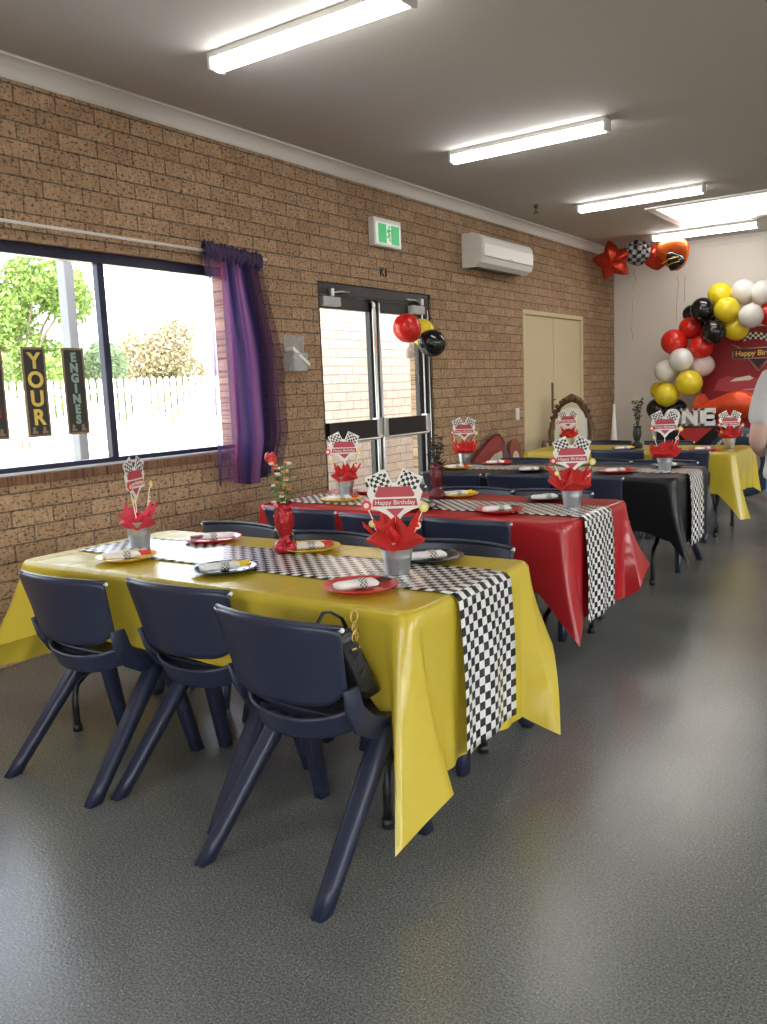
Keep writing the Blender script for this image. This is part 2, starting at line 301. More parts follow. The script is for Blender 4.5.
def ss(t): t = max(0, min(1, t)); return t*t*(3-2*t)

# ------------------------------------------------------------------ room shell
XR, YF, YB, ZC = 7.6, -2.6, 11.13, 2.96
bm = NB(); box(bm, (-.24, YF-.24, -.1), (XR+.24, YB+.24, 0)); struct(obj('floor', bm, M['floor']))
bm = NB()   # ceiling with the skylight cut out
SK = (1.26, 2.46, 8.66, 9.86)
box(bm, (-.24, YF-.24, ZC), (SK[0], YB+.24, ZC+.2)); box(bm, (SK[1], YF-.24, ZC), (XR+.24, YB+.24, ZC+.2))
box(bm, (SK[0], YF-.24, ZC), (SK[1], SK[2], ZC+.2)); box(bm, (SK[0], SK[3], ZC), (SK[1], YB+.24, ZC+.2)); struct(obj('ceiling', bm, M['ceil']))
def wall_with_holes(name, axis, c0, c1, a0, a1, holes, mat, top=ZC):
    bm = NB()
    def b(p0, p1, z0, z1):
        if p1-p0 < 1e-4 or z1-z0 < 1e-4: return
        if axis == 'x': box(bm, (c0, p0, z0), (c1, p1, z1))
        else: box(bm, (p0, c0, z0), (p1, c1, z1))
    cur = a0
    for h0, h1, z0, z1 in sorted(holes):
        b(cur, h0, 0, top); b(h0, h1, 0, z0); b(h0, h1, z1, top); cur = h1
    b(cur, a1, 0, top)
    return struct(obj(name, bm, mat))
WIN = (1.06, 4.12, .955, 2.115); D1 = (4.93, 6.50, 0, 2.107); D2 = (8.34, 10.02, 0, 2.085)
wall_with_holes('wall_left', 'x', -.24, 0, YF, YB, [WIN, D1, D2], M['brick'])
wall_with_holes('wall_back', 'y', YB, YB+.2, -.24, XR+.24, [], M['plaster'])
RW = [(-1.6, .6, .9, 2.15), (2.0, 4.4, .9, 2.15), (5.6, 8.0, .9, 2.15)]
wall_with_holes('wall_right', 'x', XR, XR+.24, YF, YB, RW, M['plaster'])
FW = [(.7, 3.1, .9, 2.15), (4.4, 6.2, 0, 2.1)]
wall_with_holes('wall_front', 'y', YF-.24, YF, -.24, XR+.24, FW, M['plaster'])
def cove(name, p0, p1, inward):
    bm = NB(); p0 = Vector(p0); p1 = Vector(p1); n = Vector(inward); prof = [(0, 0), (0, -.085), (.006, -.085), (.012, -.072)]
    for k in range(7):
        a = PI/2*k/6; prof.append((.012+.073*(1-math.cos(a)), -.072+.062*math.sin(a)))
    prof += [(.085, -.004), (.092, 0)]
    A = [bm.verts.new(p0+n*q+Vector((0, 0, z))) for q, z in prof]; B = [bm.verts.new(p1+n*q+Vector((0, 0, z))) for q, z in prof]; m = len(prof)
    bm.faces.new(A); bm.faces.new(B[::-1])
    for i in range(m): bm.faces.new((A[i], B[i], B[(i+1) % m], A[(i+1) % m]))
    return struct(obj(name, bm, M['cornice']))
cove('trim_1', (0, YF, ZC), (0, YB, ZC), (1, 0, 0)); cove('trim_2', (0, YB, ZC), (XR, YB, ZC), (0, -1, 0)); cove('trim_3', (XR, YF, ZC), (XR, YB, ZC), (-1, 0, 0)); cove('trim_4', (0, YF, ZC), (XR, YF, ZC), (0, 1, 0))

def window(name, axis, c, a0, a1, z0, z1, mull, fm, fw=.05, inner=-1, depth=.06):
    """frame + mullions as one structure, a pane mesh under it. c: plane coordinate of the inner frame face."""
    bm = NB()
    def b(p0, p1, q0, q1, d0, d1, bmx, bev=.003):
        if axis == 'x': box(bmx, (min(c+inner*d0, c+inner*d1), p0, q0), (max(c+inner*d0, c+inner*d1), p1, q1), bev)
        else: box(bmx, (p0, min(c+inner*d0, c+inner*d1), q0), (p1, max(c+inner*d0, c+inner*d1), q1), bev)
    b(a0, a1, z1-fw, z1, 0, depth, bm); b(a0, a1, z0, z0+fw*.6, 0, depth, bm); b(a0, a0+fw*.7, z0+fw*.6, z1-fw, 0, depth, bm); b(a1-fw*.7, a1, z0+fw*.6, z1-fw, 0, depth, bm)
    for m in mull: b(m-.022, m+.022, z0+fw*.6, z1-fw, .008, depth-.008, bm)
    o = struct(obj(name, bm, fm)); g = NB(); b(a0+.03, a1-.03, z0+.025, z1-.04, depth*.5, depth*.5+.005, g, 0)
    obj('pane', g, M['glass'], o); return o
w1 = window('window_1', 'x', -.05, WIN[0], WIN[1], WIN[2], WIN[3], (2.08, 3.10), M['navyframe'], fw=.06)
bm = NB(); box(bm, (-.05, WIN[0], WIN[2]-.001), (-.004, WIN[1], WIN[2]+.011), .002); obj('sill_strip', bm, M['alu'], w1)
bm = NB(); box(bm, (-.2, WIN[0]-.02, WIN[2]-.05), (.028, WIN[1]+.02, WIN[2]-.002), .004); struct(obj('trim_5', bm, M['sillbrick']), 'brown brick sill under the window')
for i, (a, b_, z0, z1) in enumerate(RW): window('window_%d' % (i+2), 'x', XR+.05, a, b_, z0, z1, ((a+b_)/2,), M['alu_black'], inner=1)  # unseen right wall windows, added to let in more daylight
window('window_5', 'y', YF-.05, FW[0][0], FW[0][1], .9, 2.15, (1.9,), M['alu_black'], inner=-1)  # unseen window behind the camera, added for more daylight
window('window_6', 'y', YF-.05, FW[1][0], FW[1][1], 0, 2.1, (5.3,), M['alu_black'], inner=-1)  # unseen full-height glazing, likewise added to brighten the room

# glazed double door (door_1)
bm = NB(); y0, y1, zt = D1[0], D1[1], D1[3]
box(bm, (-.11, y0, 0), (-.015, y0+.035, zt), .003); box(bm, (-.11, y1-.085, 0), (-.015, y1, zt), .003); box(bm, (-.11, y0+.035, zt-.085), (-.015, y1-.085, zt), .003)
d1 = struct(obj('door_1', bm, M['alu_black']), 'black framed double glass door with push bars')
ym = 5.68; leaves = [(y0+.04, ym-.005), (ym+.005, y1-.09)]
for i, (a, b_) in enumerate(leaves):
    bm = NB(); st = .03 if i == 0 else .045
    box(bm, (-.085, a, .02), (-.04, a+(.02 if i == 0 else .05), zt-.09), .002); box(bm, (-.085, b_-(.05 if i == 0 else .075), .02), (-.04, b_, zt-.09), .002)
    box(bm, (-.085, a, zt-.185), (-.04, b_, zt-.09), .002); box(bm, (-.085, a, .02), (-.04, b_, .16), .002)
    lf = obj('door_leaf', bm, M['alu_black'], d1)
    bm = NB(); box(bm, (-.066, a+.015, .15), (-.060, b_-.04, zt-.18)); obj('pane', bm, M['glass'], lf)
    # push bar: dark plate in front of the glass with bright cast ends and rail
    bm = NB(); za, zb = .93, 1.075
    prism(bm, [(a+.01, za+.03), (a+.05, za), (b_-.05, za), (b_-.02, za+.02), (b_-.02, zb-.02), (b_-.05, zb), (a+.05, zb), (a+.01, zb)], 'x', -.035, .012); obj('push_bar', bm, M['alu_black'], lf)
    bm = NB(); tube(bm, [(-.02, a+.02, za+.05), (.014, a+.03, za+.01), (.02, a+.07, za-.005), (.02, b_-.07, za-.005), (.016, b_-.03, za+.01), (-.01, b_-.015, za+.05)], .011, 8)
    for yy in ((b_-.05,) if i == 0 else (a+.03, b_-.045)): box(bm, (-.035, yy-.03, za+.01), (.024, yy+.03, zb+.012), .012)
    obj('push_bar_trim', bm, M['alu'], lf)
    # closer
    ca = (a+.0, a+.22) if i == 0 else (b_-.235, b_-.03)
    bm = NB(); box(bm, (-.04, ca[0]+.01, zt-.172), (.012, ca[1], zt-.105), .006)
    cl = obj('door_closer', bm, M['silver'], lf)
    bm = NB(); q = ca[0]+.12 if i == 0 else ca[1]-.04; e = ca[1]+.13 if i == 0 else ca[0]-.06
    box(bm, (-.01, q-.02, zt-.10), (.015, q+.02, zt-.045), .003); tube(bm, [(.0, q, zt-.075), (.01, (q+e)/2, zt-.062), (-.008, e, zt-.058)], .008, 6); obj('closer_arm', bm, M['alu'], cl)
for k, (yy, r_) in enumerate(((ym-.035, .016), (ym+.03, .013), (y1-.13, .007), (y1-.045, .006))):
    bm = NB(); tube(bm, [(-.03, yy, .05), (-.012, yy, .1), (-.012, yy, zt-.14 if k > 1 else zt-.12), (-.035, yy+.02*(1 if k % 2 else -1), zt-.10)], r_, 10); obj('bolt_rod', bm, M['alu'], d1)

# cream double door (door_2)
y0, y1, zt = D2[0], D2[1], D2[3]; bm = NB()
box(bm, (-.12, y0, 0), (.008, y0+.045, zt), .003); box(bm, (-.12, y1-.045, 0), (.008, y1, zt), .003); box(bm, (-.12, y0+.045, zt-.045), (.008, y1-.045, zt), .003)
d2 = struct(obj('door_2', bm, M['cream']), 'cream painted double door')
for i, (a, b_) in enumerate(((y0+.048, 9.178), (9.184, y1-.048))):
    bm = NB(); box(bm, (-.06, a, .01), (-.018, b_, zt-.05), .002); lf = obj('door_leaf', bm, M['cream'], d2)
    if i == 0:
        bm = NB(); box(bm, (-.02, b_-.07, .99), (-.008, b_-.025, 1.31), .004); h = obj('handle_plate', bm, M['brass'], lf)
        bm = NB(); tube(bm, [(-.01, b_-.05, 1.12), (.03, b_-.05, 1.12), (.035, b_-.09, 1.12), (.035, b_-.16, 1.115)], .009, 8); obj('handle', bm, M['brass'], h)

# outside world seen through the glass
bm = NB(); box(bm, (-45, -20, -.25), (-.24, 60, -.12)); struct(obj('ground', bm, M['grass']), 'pale dry lawn outside the window')
bm = NB(); box(bm, (-2.6, -4, -.119), (-.24, 12, -.06)); struct(obj('path', bm, M['paving']), 'concrete path along the building')
bm = NB(); box(bm, (-1.5, 5.95, -.1), (-1.25, 10.4, 3.1)); o = struct(obj('wall_outside', bm, M['brick_out']), 'pale brick wall outside the glass door')
bm = NB(); box(bm, (-1.70, 3.98, -.1), (-1.61, 4.06, 3.0), .008); tag(obj('veranda_post', bm, M['post']), 'grey square post standing outside behind the window lettering', 'post')
# picket fence
fr = thing('picket_fence', 'long white picket fence across the lawn outside the window', 'fence', (-16.5, 15.5, -.12))
bm = NB(); FD = Vector((.46, .89, 0)).normalized()
for k in range(-60, 75):
    c = FD*(k*.19); z = 2.1
    mx = Matrix.Translation(c) @ Matrix.Rotation(math.atan2(FD.y, FD.x), 4, 'Z')
    prism(bm, [(-.06, 0), (.06, 0), (.06, z-.06), (0, z), (-.06, z-.06)], 'y', -.01, .01, mat=mx)
pk = obj('pickets', bm, M['fence'], fr); pk['kind'] = 'stuff'
bm = NB()
for z in (.45, 1.7):
    mx = Matrix.Rotation(math.atan2(FD.y, FD.x), 4, 'Z'); box(bm, (-11.6, .012, z), (14.3, .05, z+.09), mat=mx)
obj('rails', bm, M['fence'], fr)
def foliage(bm, blobs, n, size, rnd):
    for _ in range(n):
        c, r = rnd.choice(blobs); d = Vector((rnd.gauss(0, 1), rnd.gauss(0, 1), rnd.gauss(0, 1))).normalized()
        p = Vector(c)+d*r*rnd.uniform(.55, 1.0); s = size*rnd.uniform(.6, 1.3)
        a = Vector((rnd.gauss(0, 1), rnd.gauss(0, 1), rnd.gauss(0, 1))).normalized(); b_ = a.orthogonal().normalized()
        bm.faces.new([bm.verts.new(p+a*s), bm.verts.new(p+b_*s*.6), bm.verts.new(p-a*s), bm.verts.new(p-b_*s*.6)])
def tree(name, label, base, h, rad, mat, n, seed, leaf=.22, low=.35):
    rnd = random.Random(seed); t = thing(name, label, 'tree', base, 0, None)
    bm = NB(); tube(bm, [(0, 0, 0), (.1, 0, h*.3), (-.1, .1, h*.62)], [.22*h/6, .15*h/6, .07*h/6], 8)
    blobs = []
    for k in range(13):
        a = rnd.uniform(0, 2*PI); q = rad*rnd.uniform(.1, .75); z = h*rnd.uniform(low, .88)
        c = (q*math.cos(a), q*math.sin(a), z); blobs.append((c, rad*rnd.uniform(.3, .5)))
        tube(bm, [(0, 0, h*.3), (c[0]*.5, c[1]*.5, h*.3+(z-h*.3)*.6), c], [.07*h/6, .05*h/6, .02*h/6], 5)
    obj('trunk', bm, M['bark'], t); bm = NB(); foliage(bm, blobs, n, leaf, rnd); obj('crown', bm, mat, t, recalc=False); return t
tree('gum_tree', 'large leafy yellow-green tree seen through the left window pane', (-21.5, 16.3, -.12), 6.5, 2.5, M['leafg'], 15000, 1, .085, .25)
tree('bushy_tree', 'greyish green bushy tree beyond the fence, left of the window mullion', (-23.5, 21.0, -.12), 3.9, 1.9, M['leafb'], 6500, 2, .09, .3)
tree('bushy_tree', 'rusty olive tree beyond the fence, just right of the window mullion', (-26.0, 26.6, -.12), 4.9, 2.3, M['leafr'], 8000, 3, .09, .3)
tree('bushy_tree', 'dull green tree beyond the fence in the middle of the right pane', (-23.5, 31.6, -.12), 5.0, 2.3, M['leafb'], 7500, 4, .09, .3)
tree('tall_tree', 'taller green tree beyond the fence beside the purple curtain', (-17.6, 24.2, -.12), 5.2, 1.8, M['leafg'], 7500, 5, .085, .25)
tree('bushy_tree', 'low bush beyond the fence below the large yellow-green tree', (-27.5, 18.0, -.12), 3.9, 1.9, M['leafb'], 6000, 6, .09, .3)

# ------------------------------------------------------------------ ceiling fittings
LX0, LX1 = .80, 1.93
for i, y in enumerate((.84, 3.22, 5.55, 7.93, 10.18)):
    lab = ['bright batten light on the ceiling above the camera, before the four in view', 'nearest and largest bright batten light on the grey ceiling', 'second nearest batten light on the ceiling, in front of the exit sign', 'third batten light on the ceiling, short of the skylight', 'farthest batten light, between the skylight and the back wall'][i]
    t = thing('batten_light', lab, 'ceiling light', (LX0, y, ZC), 0, None)
    bm = NB(); box(bm, (0, -.05, -.03), (LX1-LX0, .05, 0), .004); box(bm, (-.008, -.052, -.08), (.012, .052, 0), .006); box(bm, (LX1-LX0-.012, -.052, -.08), (LX1-LX0+.008, .052, 0), .006); obj('housing', bm, M['white'], t)
    bm = NB(); prof = [(-.046, -.03)]+[(-.046*math.cos(a), -.055-.028*math.sin(a)) for a in [PI*k/8 for k in range(9)]]+[(.046, -.03)]
    prism(bm, prof, 'x', .012, LX1-LX0-.012); obj('diffuser', bm, M['tube'], t)
for i, y in enumerate((.84, 3.22, 5.55, 7.93, 10.18)):   # the second row of the hall, right of the frame
    t = thing('batten_light', ['right row batten light %s' % s for s in ('behind the camera line', 'level with the nearest left light', 'level with the second left light', 'level with the third left light', 'level with the farthest left light')][i], 'ceiling light', (4.9, y, ZC), 0, None)
    bm = NB(); box(bm, (0, -.05, -.03), (1.19, .05, 0), .004); box(bm, (-.008, -.052, -.08), (.012, .052, 0), .006); box(bm, (1.178, -.052, -.08), (1.198, .052, 0), .006); obj('housing', bm, M['white'], t)
    bm = NB(); prism(bm, prof, 'x', .012, 1.178); obj('diffuser', bm, M['tube'], t)
t = thing('skylight', 'square cream glowing skylight panel set in the ceiling', 'skylight', (SK[0], SK[2], ZC))
bm = NB(); w = SK[1]-SK[0]; d = SK[3]-SK[2]
for lo, hi in (((-.06, -.06, -.015), (w+.06, .02, .004)), ((-.06, d-.02, -.015), (w+.06, d+.06, .004)), ((-.06, .02, -.015), (.02, d-.02, .004)), ((w-.02, .02, -.015), (w+.06, d-.02, .004))): box(bm, lo, hi, .004)
obj('frame', bm, M['white'], t); bm = NB(); box(bm, (0, 0, .01), (w, d, .03)); obj('diffuser', bm, M['sky'], t)
bm = NB(); tube(bm, [(0, 0, 0), (0, 0, -.03)], .02, 12); tube(bm, [(0, 0, -.03), (0, 0, -.07)], .006, 8); tube(bm, [(-.025, 0, -.07), (.025, 0, -.07)], .006, 8)
o = tag(obj('sprinkler_head', bm, M['brass']), 'small dark sprinkler head hanging from the ceiling near the air conditioner', 'sprinkler'); o.location = (.48, 7.66, ZC)

# ------------------------------------------------------------------ things on the brick wall
t = thing('air_conditioner', 'white wall mounted split air conditioner high on the brick wall', 'air conditioner', (0, 7.08, 2.39))
AW = 1.10; prof = [(0, .30), (.11, .30), (.165, .285), (.195, .25), (.205, .20), (.205, .09), (.185, .035), (.13, .0), (0, .0)]
bm = NB(); prism(bm, [(x, z) for x, z in prof], 'y', .012, AW-.012)
obj('body', bm, M['white'], t)
for ya, yb in ((0, .012), (AW-.012, AW)):
    bm = NB(); prism(bm, [(x*1.01, z*1.01-.001) for x, z in prof], 'y', ya, yb); obj('side_cap', bm, M['white'], t)
bm = NB(); prism(bm, [(.195, .262), (.206, .255), (.217, .20), (.217, .092), (.206, .085)], 'y', .03, AW-.03); obj('front_panel', bm, M['white'], t)
bm = NB(); box(bm, (.03, .06, -.006), (.14, AW-.15, .001)); obj('air_outlet', bm, M['black'], t)
bm = NB(); box(bm, (.217, .52, .098), (.219, .62, .106)); obj('badge', bm, M['silver'], t)
t = thing('exit_sign', 'green and white running man exit sign above the glass doors', 'exit sign', (0, 5.60, 2.43))
bm = NB(); box(bm, (0, 0, -.005), (.055, .38, .21), .006); obj('housing', bm, M['white'], t)
bm = NB(); box(bm, (.055, .02, .01), (.062, .36, .175), .001); obj('panel', bm, M['exitw'], t)
bm = NB(); box(bm, (.062, .045, .018), (.0635, .158, .165)); box(bm, (.062, .225, .018), (.0635, .34, .165)); obj('green_field', bm, M['exitg'], t)
bm = NB()
def limb(p): tube(bm, [(.0645, a, b) for a, b in p], .0055, 6)
lathe(bm, [(0, -.009), (.007, -.006), (.009, 0), (.007, .006), (0, .009)], 10, (.0645, .196, .148))
limb([(.192, .137), (.188, .095)]); limb([(.19, .132), (.205, .118), (.216, .124)]); limb([(.19, .132), (.174, .118), (.168, .104)]); limb([(.188, .095), (.2, .075), (.197, .045), (.206, .04)]); limb([(.188, .095), (.178, .07), (.163, .062)])
obj('running_figure', bm, M['exitg'], t)
t = thing('number_mark', 'small black numeral plate on the bricks above the glass doors', 'number', (0.001, 5.74, 2.20))
text('K1', .095, .003, M['mark'], t, face_mx((.002, .045, .035), (0, 1, 0), (0, 0, 1)), bold=.002)
t = thing('leaflet_holder', 'clear acrylic leaflet holder screwed to the bricks beside the curtain', 'holder', (0, 4.52, 1.46))
bm = NB(); box(bm, (0, 0, 0), (.006, .22, .25), .002); obj('back_plate', bm, M['clear'], t)
bm = NB(); prism(bm, [(.006, 0), (.05, 0), (.09, .12), (.085, .125), (.006, .125)], 'y', .0, .17); obj('pocket', bm, M['clear'], t)
bm = NB(); prism(bm, [(0, .14), (.17, .03), (.18, .05), (.01, .165)], 'x', .012, .088); obj('card_edge', bm, M['white'], t)
bm = NB(); prism(bm, [(.01, .0), (.15, .0), (.15, .04), (.02, .13)], 'x', .02, .08); obj('cards', bm, M['card'], t)
bm = NB(); box(bm, (0, -.04, -.06), (.012, .04, .06), .004); box(bm, (.012, -.015, -.02), (.018, .015, .02), .002)
o = tag(obj('light_switch', bm, M['white']), 'small white switch plate on the bricks left of the cream door', 'switch'); o.location = (0, 8.17, 1.0)
t = thing('curtain_rod', 'thin white curtain rod above the window', 'rod', (.06, 1.0, 2.185))
bm = NB(); tube(bm, [(0, 0, 0), (0, 3.33, 0)], .008, 10); obj('rod', bm, M['white'], t)
for yy in (.02, 3.31):
    bm = NB(); tube(bm, [(-.06, yy, 0), (0, yy, 0)], .007, 8); lathe(bm, [(0, -.012), (.012, 0), (0, .012)], 10, (0, yy, 0)); obj('bracket', bm, M['white'], t)
# curtain
t = thing('curtain', 'sheer purple and navy curtain gathered at the right of the window', 'curtain', (.06, 3.76, 0))
def cur(u, v):
    top, bot = 2.235, .755
    z = lerp(top, bot, v); z += .02*math.sin(u*9)*v-.03*u*(1-v)
    le = -.055*v; ri = .50+.135*ss(v*2.0)-.10*ss((v-.78)/.22)
    y = lerp(le, ri, u)+.012*math.sin(u*40+v*3)*(.4+v)
    x = .012*math.sin(u*58)+.028*math.sin(u*31+1.2*v)*(.35+.65*v)+.035*v
    if v < .05: x *= .5
    return (x+.012, y, z)
bm = NB(); grid(bm, cur, 150, 40, uv=lambda u, v: (u, v)); obj('drape', bm, M['curtain'], t, smooth=True, recalc=False)
def ruf(u, v): return (.012+.022*math.cos(v*2*PI)+.004*math.sin(u*70), lerp(0, .50, u), 2.19+.048*math.sin(v*2*PI)+.012*math.sin(u*90)-.006*math.sin(u*33)-.03*u)
bm = NB(); grid(bm, ruf, 130, 10); obj('ruffle', bm, M['navy'] if False else pm('curtain_ruffle', (.05, .03, .09), .8), t, smooth=True)
# window banners
def banner(y, word, mat, label, z0=1.135, w=.135, h=.46):
    t = thing('hanging_banner', label, 'banner', (-.042, y, z0)); dy = 0
    bm = NB(); box(bm, (-.003, 0, 0), (0, w, h), .001); obj('backing', bm, M['bannerb'], t)
    bm = NB(); box(bm, (0, .012, .012), (.0015, w-.012, h-.012)); obj('panel', bm, M['bannerk'], t)
    n = len(word); stp = (h-.075)/n; s = min(stp*1.15, .12)
    for k, ch in enumerate(word):
        text(ch, s, .0012, mat, t, face_mx((.003, w*.5, h-.025-stp*(k+.5)), (0, 1, 0), (0, 0, 1)), name='letter', bold=.0035)
    bm = NB()
    for sgn in (.28, .72):
        box(bm, (.0018, w*sgn-.016, .018), (.003, w*sgn+.016, .03), .001); box(bm, (.0018, w*sgn-.012, .03), (.003, w*sgn+.004, .052), .001)
    obj('corner_print', bm, M['bannerb'], t)
banner(2.318, 'START', M['red'], 'black START banner with red letters, cut by the left of the frame')
banner(2.558, 'YOUR', M['yellow_card'], 'black YOUR banner with gold letters hanging in the window')
banner(2.793, 'ENGINES', M['mint'], 'black ENGINES banner with pale green letters hanging in the window')

# ------------------------------------------------------------------ tables, cloths, runners
TZ = .695; TL, TW = 1.83, .77
TABS = [('front yellow', .875, 1.87, 'cy'), ('red', .675, 3.45, 'crd'), ('black', .63, 5.24, 'ck'), ('rear yellow', .57, 7.10, 'cy')]
def make_table():
    t = thing('folding_table', 'x', 'table')
    bm = NB(); box(bm, (.01, .01, TZ-.045), (TL-.01, TW-.01, TZ-.004), .012); obj('tabletop', bm, M['tabletop'], t)
    for x in (.16, TL-.16):
        s = 1 if x > 1 else -1
        for q in (-1, 1):
            bm = NB(); c = TW/2; tube(bm, [(x-s*.06, c+q*.10, TZ-.05), (x-s*.03, c+q*.10, .36), (x-s*.02, c+q*.115, .30), (x-s*.015, c+q*.17, .25), (x-s*.01, c+q*.25, .225), (x, c+q*.29, .19), (x, c+q*.305, .13), (x, c+q*.305, 0.012)], .0135, 10)
            lg = obj('leg', bm, M['black'], t)
            bm = NB(); tube(bm, [(x, c+q*.305, 0), (x, c+q*.305, .03)], .018, 10); obj('foot_cap', bm, M['black'], lg)
        bm = NB(); tube(bm, [(x-s*.06, TW/2-.3, TZ-.06), (x-s*.06, TW/2+.3, TZ-.06)], .012, 8); tube(bm, [(x-s*.04, TW/2, .45), (x-s*.32, TW/2, TZ-.06)], .008, 8); tube(bm, [(x-s*.035, TW/2-.1, .45), (x-s*.035, TW/2+.1, .45)], .009, 8); obj('brace', bm, M['black'], t)
    return t
tb0 = make_table(); tabs = []
tlab = ['folding table under the front yellow cloth, nearest the camera', 'folding table under the red cloth', 'folding table under the black cloth', 'folding table under the rear yellow cloth, by the balloons']
for i, (nm, x, y, c) in enumerate(TABS):
    o = tb0 if i == 0 else dup(tb0, (0, 0, 0), 0, ''); o.location = (x, y, 0); o['label'] = tlab[i]; o['group'] = 'folding party tables'

def perim(s):
    """s in 0..4 round the rectangle: near, right, far, left; returns (a,b) and outward normal; rounded corners"""
    r = .05; s %= 4; k = int(s); f = s-k
    Ls = (TL, TW, TL, TW); l = Ls[k]; d = f*l
    def edge(k, d):
        return [(d, 0), (TL, d), (TL-d, TW), (0, TW-d)][k]
    ns = [(0, -1), (1, 0), (0, 1), (-1, 0)]
    if d < r or d > l-r:
        kk = k if d > l-r else (k-1) % 4
        # corner between kk and kk+1
        cpt = [(TL-r, r), (TL-r, TW-r), (r, TW-r), (r, r)][kk]
        u = (d-(l-r))/(2*r) if d > l-r else .5+d/(2*r)
        a0 = [-PI/2, 0, PI/2, PI][kk]; a = a0+u*PI/2
        return (cpt[0]+r*math.cos(a), cpt[1]+r*math.sin(a)), (math.cos(a), math.sin(a))
    return edge(k, d), ns[k]
def make_cloth(name, ctrl, rip=.012, seed=0, seg=64, rows=16):
    """ctrl: sorted list (s, a, b, z) of hem points; None a,b = hang straight with given outward offset"""
    S = []
    bm = NB(); per = []
    svals = sorted({round(4*k/(seg*4), 5) for k in range(seg*4)} | {round(c[0], 5) for c in ctrl})
    def hem(s):
        cs = ctrl+[(ctrl[0][0]+4, *ctrl[0][1:])]; s2 = s if s >= ctrl[0][0] else s+4
        for A, B in zip(cs, cs[1:]):
            if A[0] <= s2 <= B[0]:
                t = (s2-A[0])/(B[0]-A[0]) if B[0] > A[0] else 0
                return Vector(A[1:]).lerp(Vector(B[1:]), t)
    n = len(svals); R_ = []
    for s in svals:
        (a, b), nn = perim(s); h = hem(s); top = Vector((a, b, TZ+.003)); col = []
        inn = Vector((a-nn[0]*.012, b-nn[1]*.012, TZ+.005)); col.append(inn)
        col.append(Vector((a-nn[0]*.002, b-nn[1]*.002, TZ+.0035)))
        st = Vector((a+nn[0]*.006, b+nn[1]*.006, TZ-.010))
        dz = (st.z-h.z)
        for j in range(rows):
            t = j/(rows-1); p = st.lerp(h, t)
            w = math.sin(s*23+seed)*.6+math.sin(s*41+seed*2+2*t)*.4
            # hanging profile: slightly concave flare
            fl = Vector((h.x-st.x, h.y-st.y, 0)); p -= fl*(.35*t*(1-t))
            p += Vector((nn[0], nn[1], 0))*(rip*w*ss(t)+.003)
            col.append(p)
        R_.append([bm.verts.new(p) for p in col])
    for i in range(n):
        A, B = R_[i], R_[(i+1) % n]
        for j in range(len(A)-1):
            f = bm.faces.new((A[j], B[j], B[j+1], A[j+1])); f.smooth = True
    f = bm.faces.new([r[0] for r in R_])
    return bm
def C4(z_near, z_end, z_far, nr, re, fl, ext):
    pass
def hems(near_z, end_z, ear, far_ear, left=None, diag=.14, dx=.13):
    """ear=(tip, tip2) table-local points of the near right corner"""
    e1 = 1+.12; out = .012
    c = [(.12, .22, -out, near_z), (.5, TL/2, -out-.005, near_z-.01), (1-diag-.05, TL*(1-diag-.05), -out, near_z), (1-diag*.55, TL*(1-diag*.7), .03, near_z-.01), (1-diag*.30, ear[0][0]-dx, .01, lerp(near_z, ear[0][2], .3)), (1-.022, *ear[0]),
         (1+.022, *ear[1]), (1.06, TL-.02, .12, end_z+.0), (1.16, TL+.0, .16, end_z), (1.5, TL+.005, TW*.5, end_z+.01), (1.86, TL+.01, TW*.86, end_z-.01), (1.94, *far_ear[0]), (2.01, *far_ear[1]), (2.05, TL-.12, TW+.02, near_z-.03), (2.5, TL/2, TW+out, near_z), (2.88, TL*.12, TW+out, near_z),
         (2.97, -.05, TW+.1, .2), (3.03, -.12, TW+.02, .2), (3.12, -.02, TW*.88, end_z)]
    if left: c += left
    else: c += [(3.5, -.02, TW/2, end_z), (3.88, -.02, .1, end_z), (3.97, -.10, -.02, .18), (4.03-.0001, .0, -.08, .2)]
    if c[-1][0] > 4:
        c[-1] = (3.995, *c[-1][1:])
    return c
cl1 = hems(.455, .185, ((1.885, -.20, .105), (1.935, .03, .19)), ((1.955, .70, .12), (1.89, .79, .40)), left=[(3.35, -.22, .55, .22), (3.75, -.30, .15, .20), (3.93, -.36, .05, .19), (3.985, -.18, -.06, .33)])
cl2 = hems(.44, .22, ((1.905, -.06, .165), (1.86, .10, .24)), ((1.93, .66, .27), (1.93, .84, .36)), diag=.26, dx=.22)
cl3 = hems(.36, .25, ((1.93, -.02, .155), (1.87, .12, .25)), ((1.93, .68, .30), (1.88, .80, .33)), diag=.16)
cl4 = hems(.37, .36, ((1.89, -.03, .17), (1.95, .05, .17)), ((1.90, .72, .3), (1.86, .80, .34)), diag=.10)
clab = ['yellow plastic tablecloth on the table nearest the camera', 'red plastic tablecloth on the second table', 'black plastic tablecloth on the third table', 'yellow plastic tablecloth on the rear table by the balloons']
for i, (nm, x, y, c) in enumerate(TABS):
    bm = make_cloth('tablecloth', (cl1, cl2, cl3, cl4)[i], seed=i*1.7, rip=.011)
    o = obj('tablecloth', bm, M[c], smooth=False); o.location = (x, y, 0); tag(o, clab[i], 'tablecloth', 'plastic tablecloths')
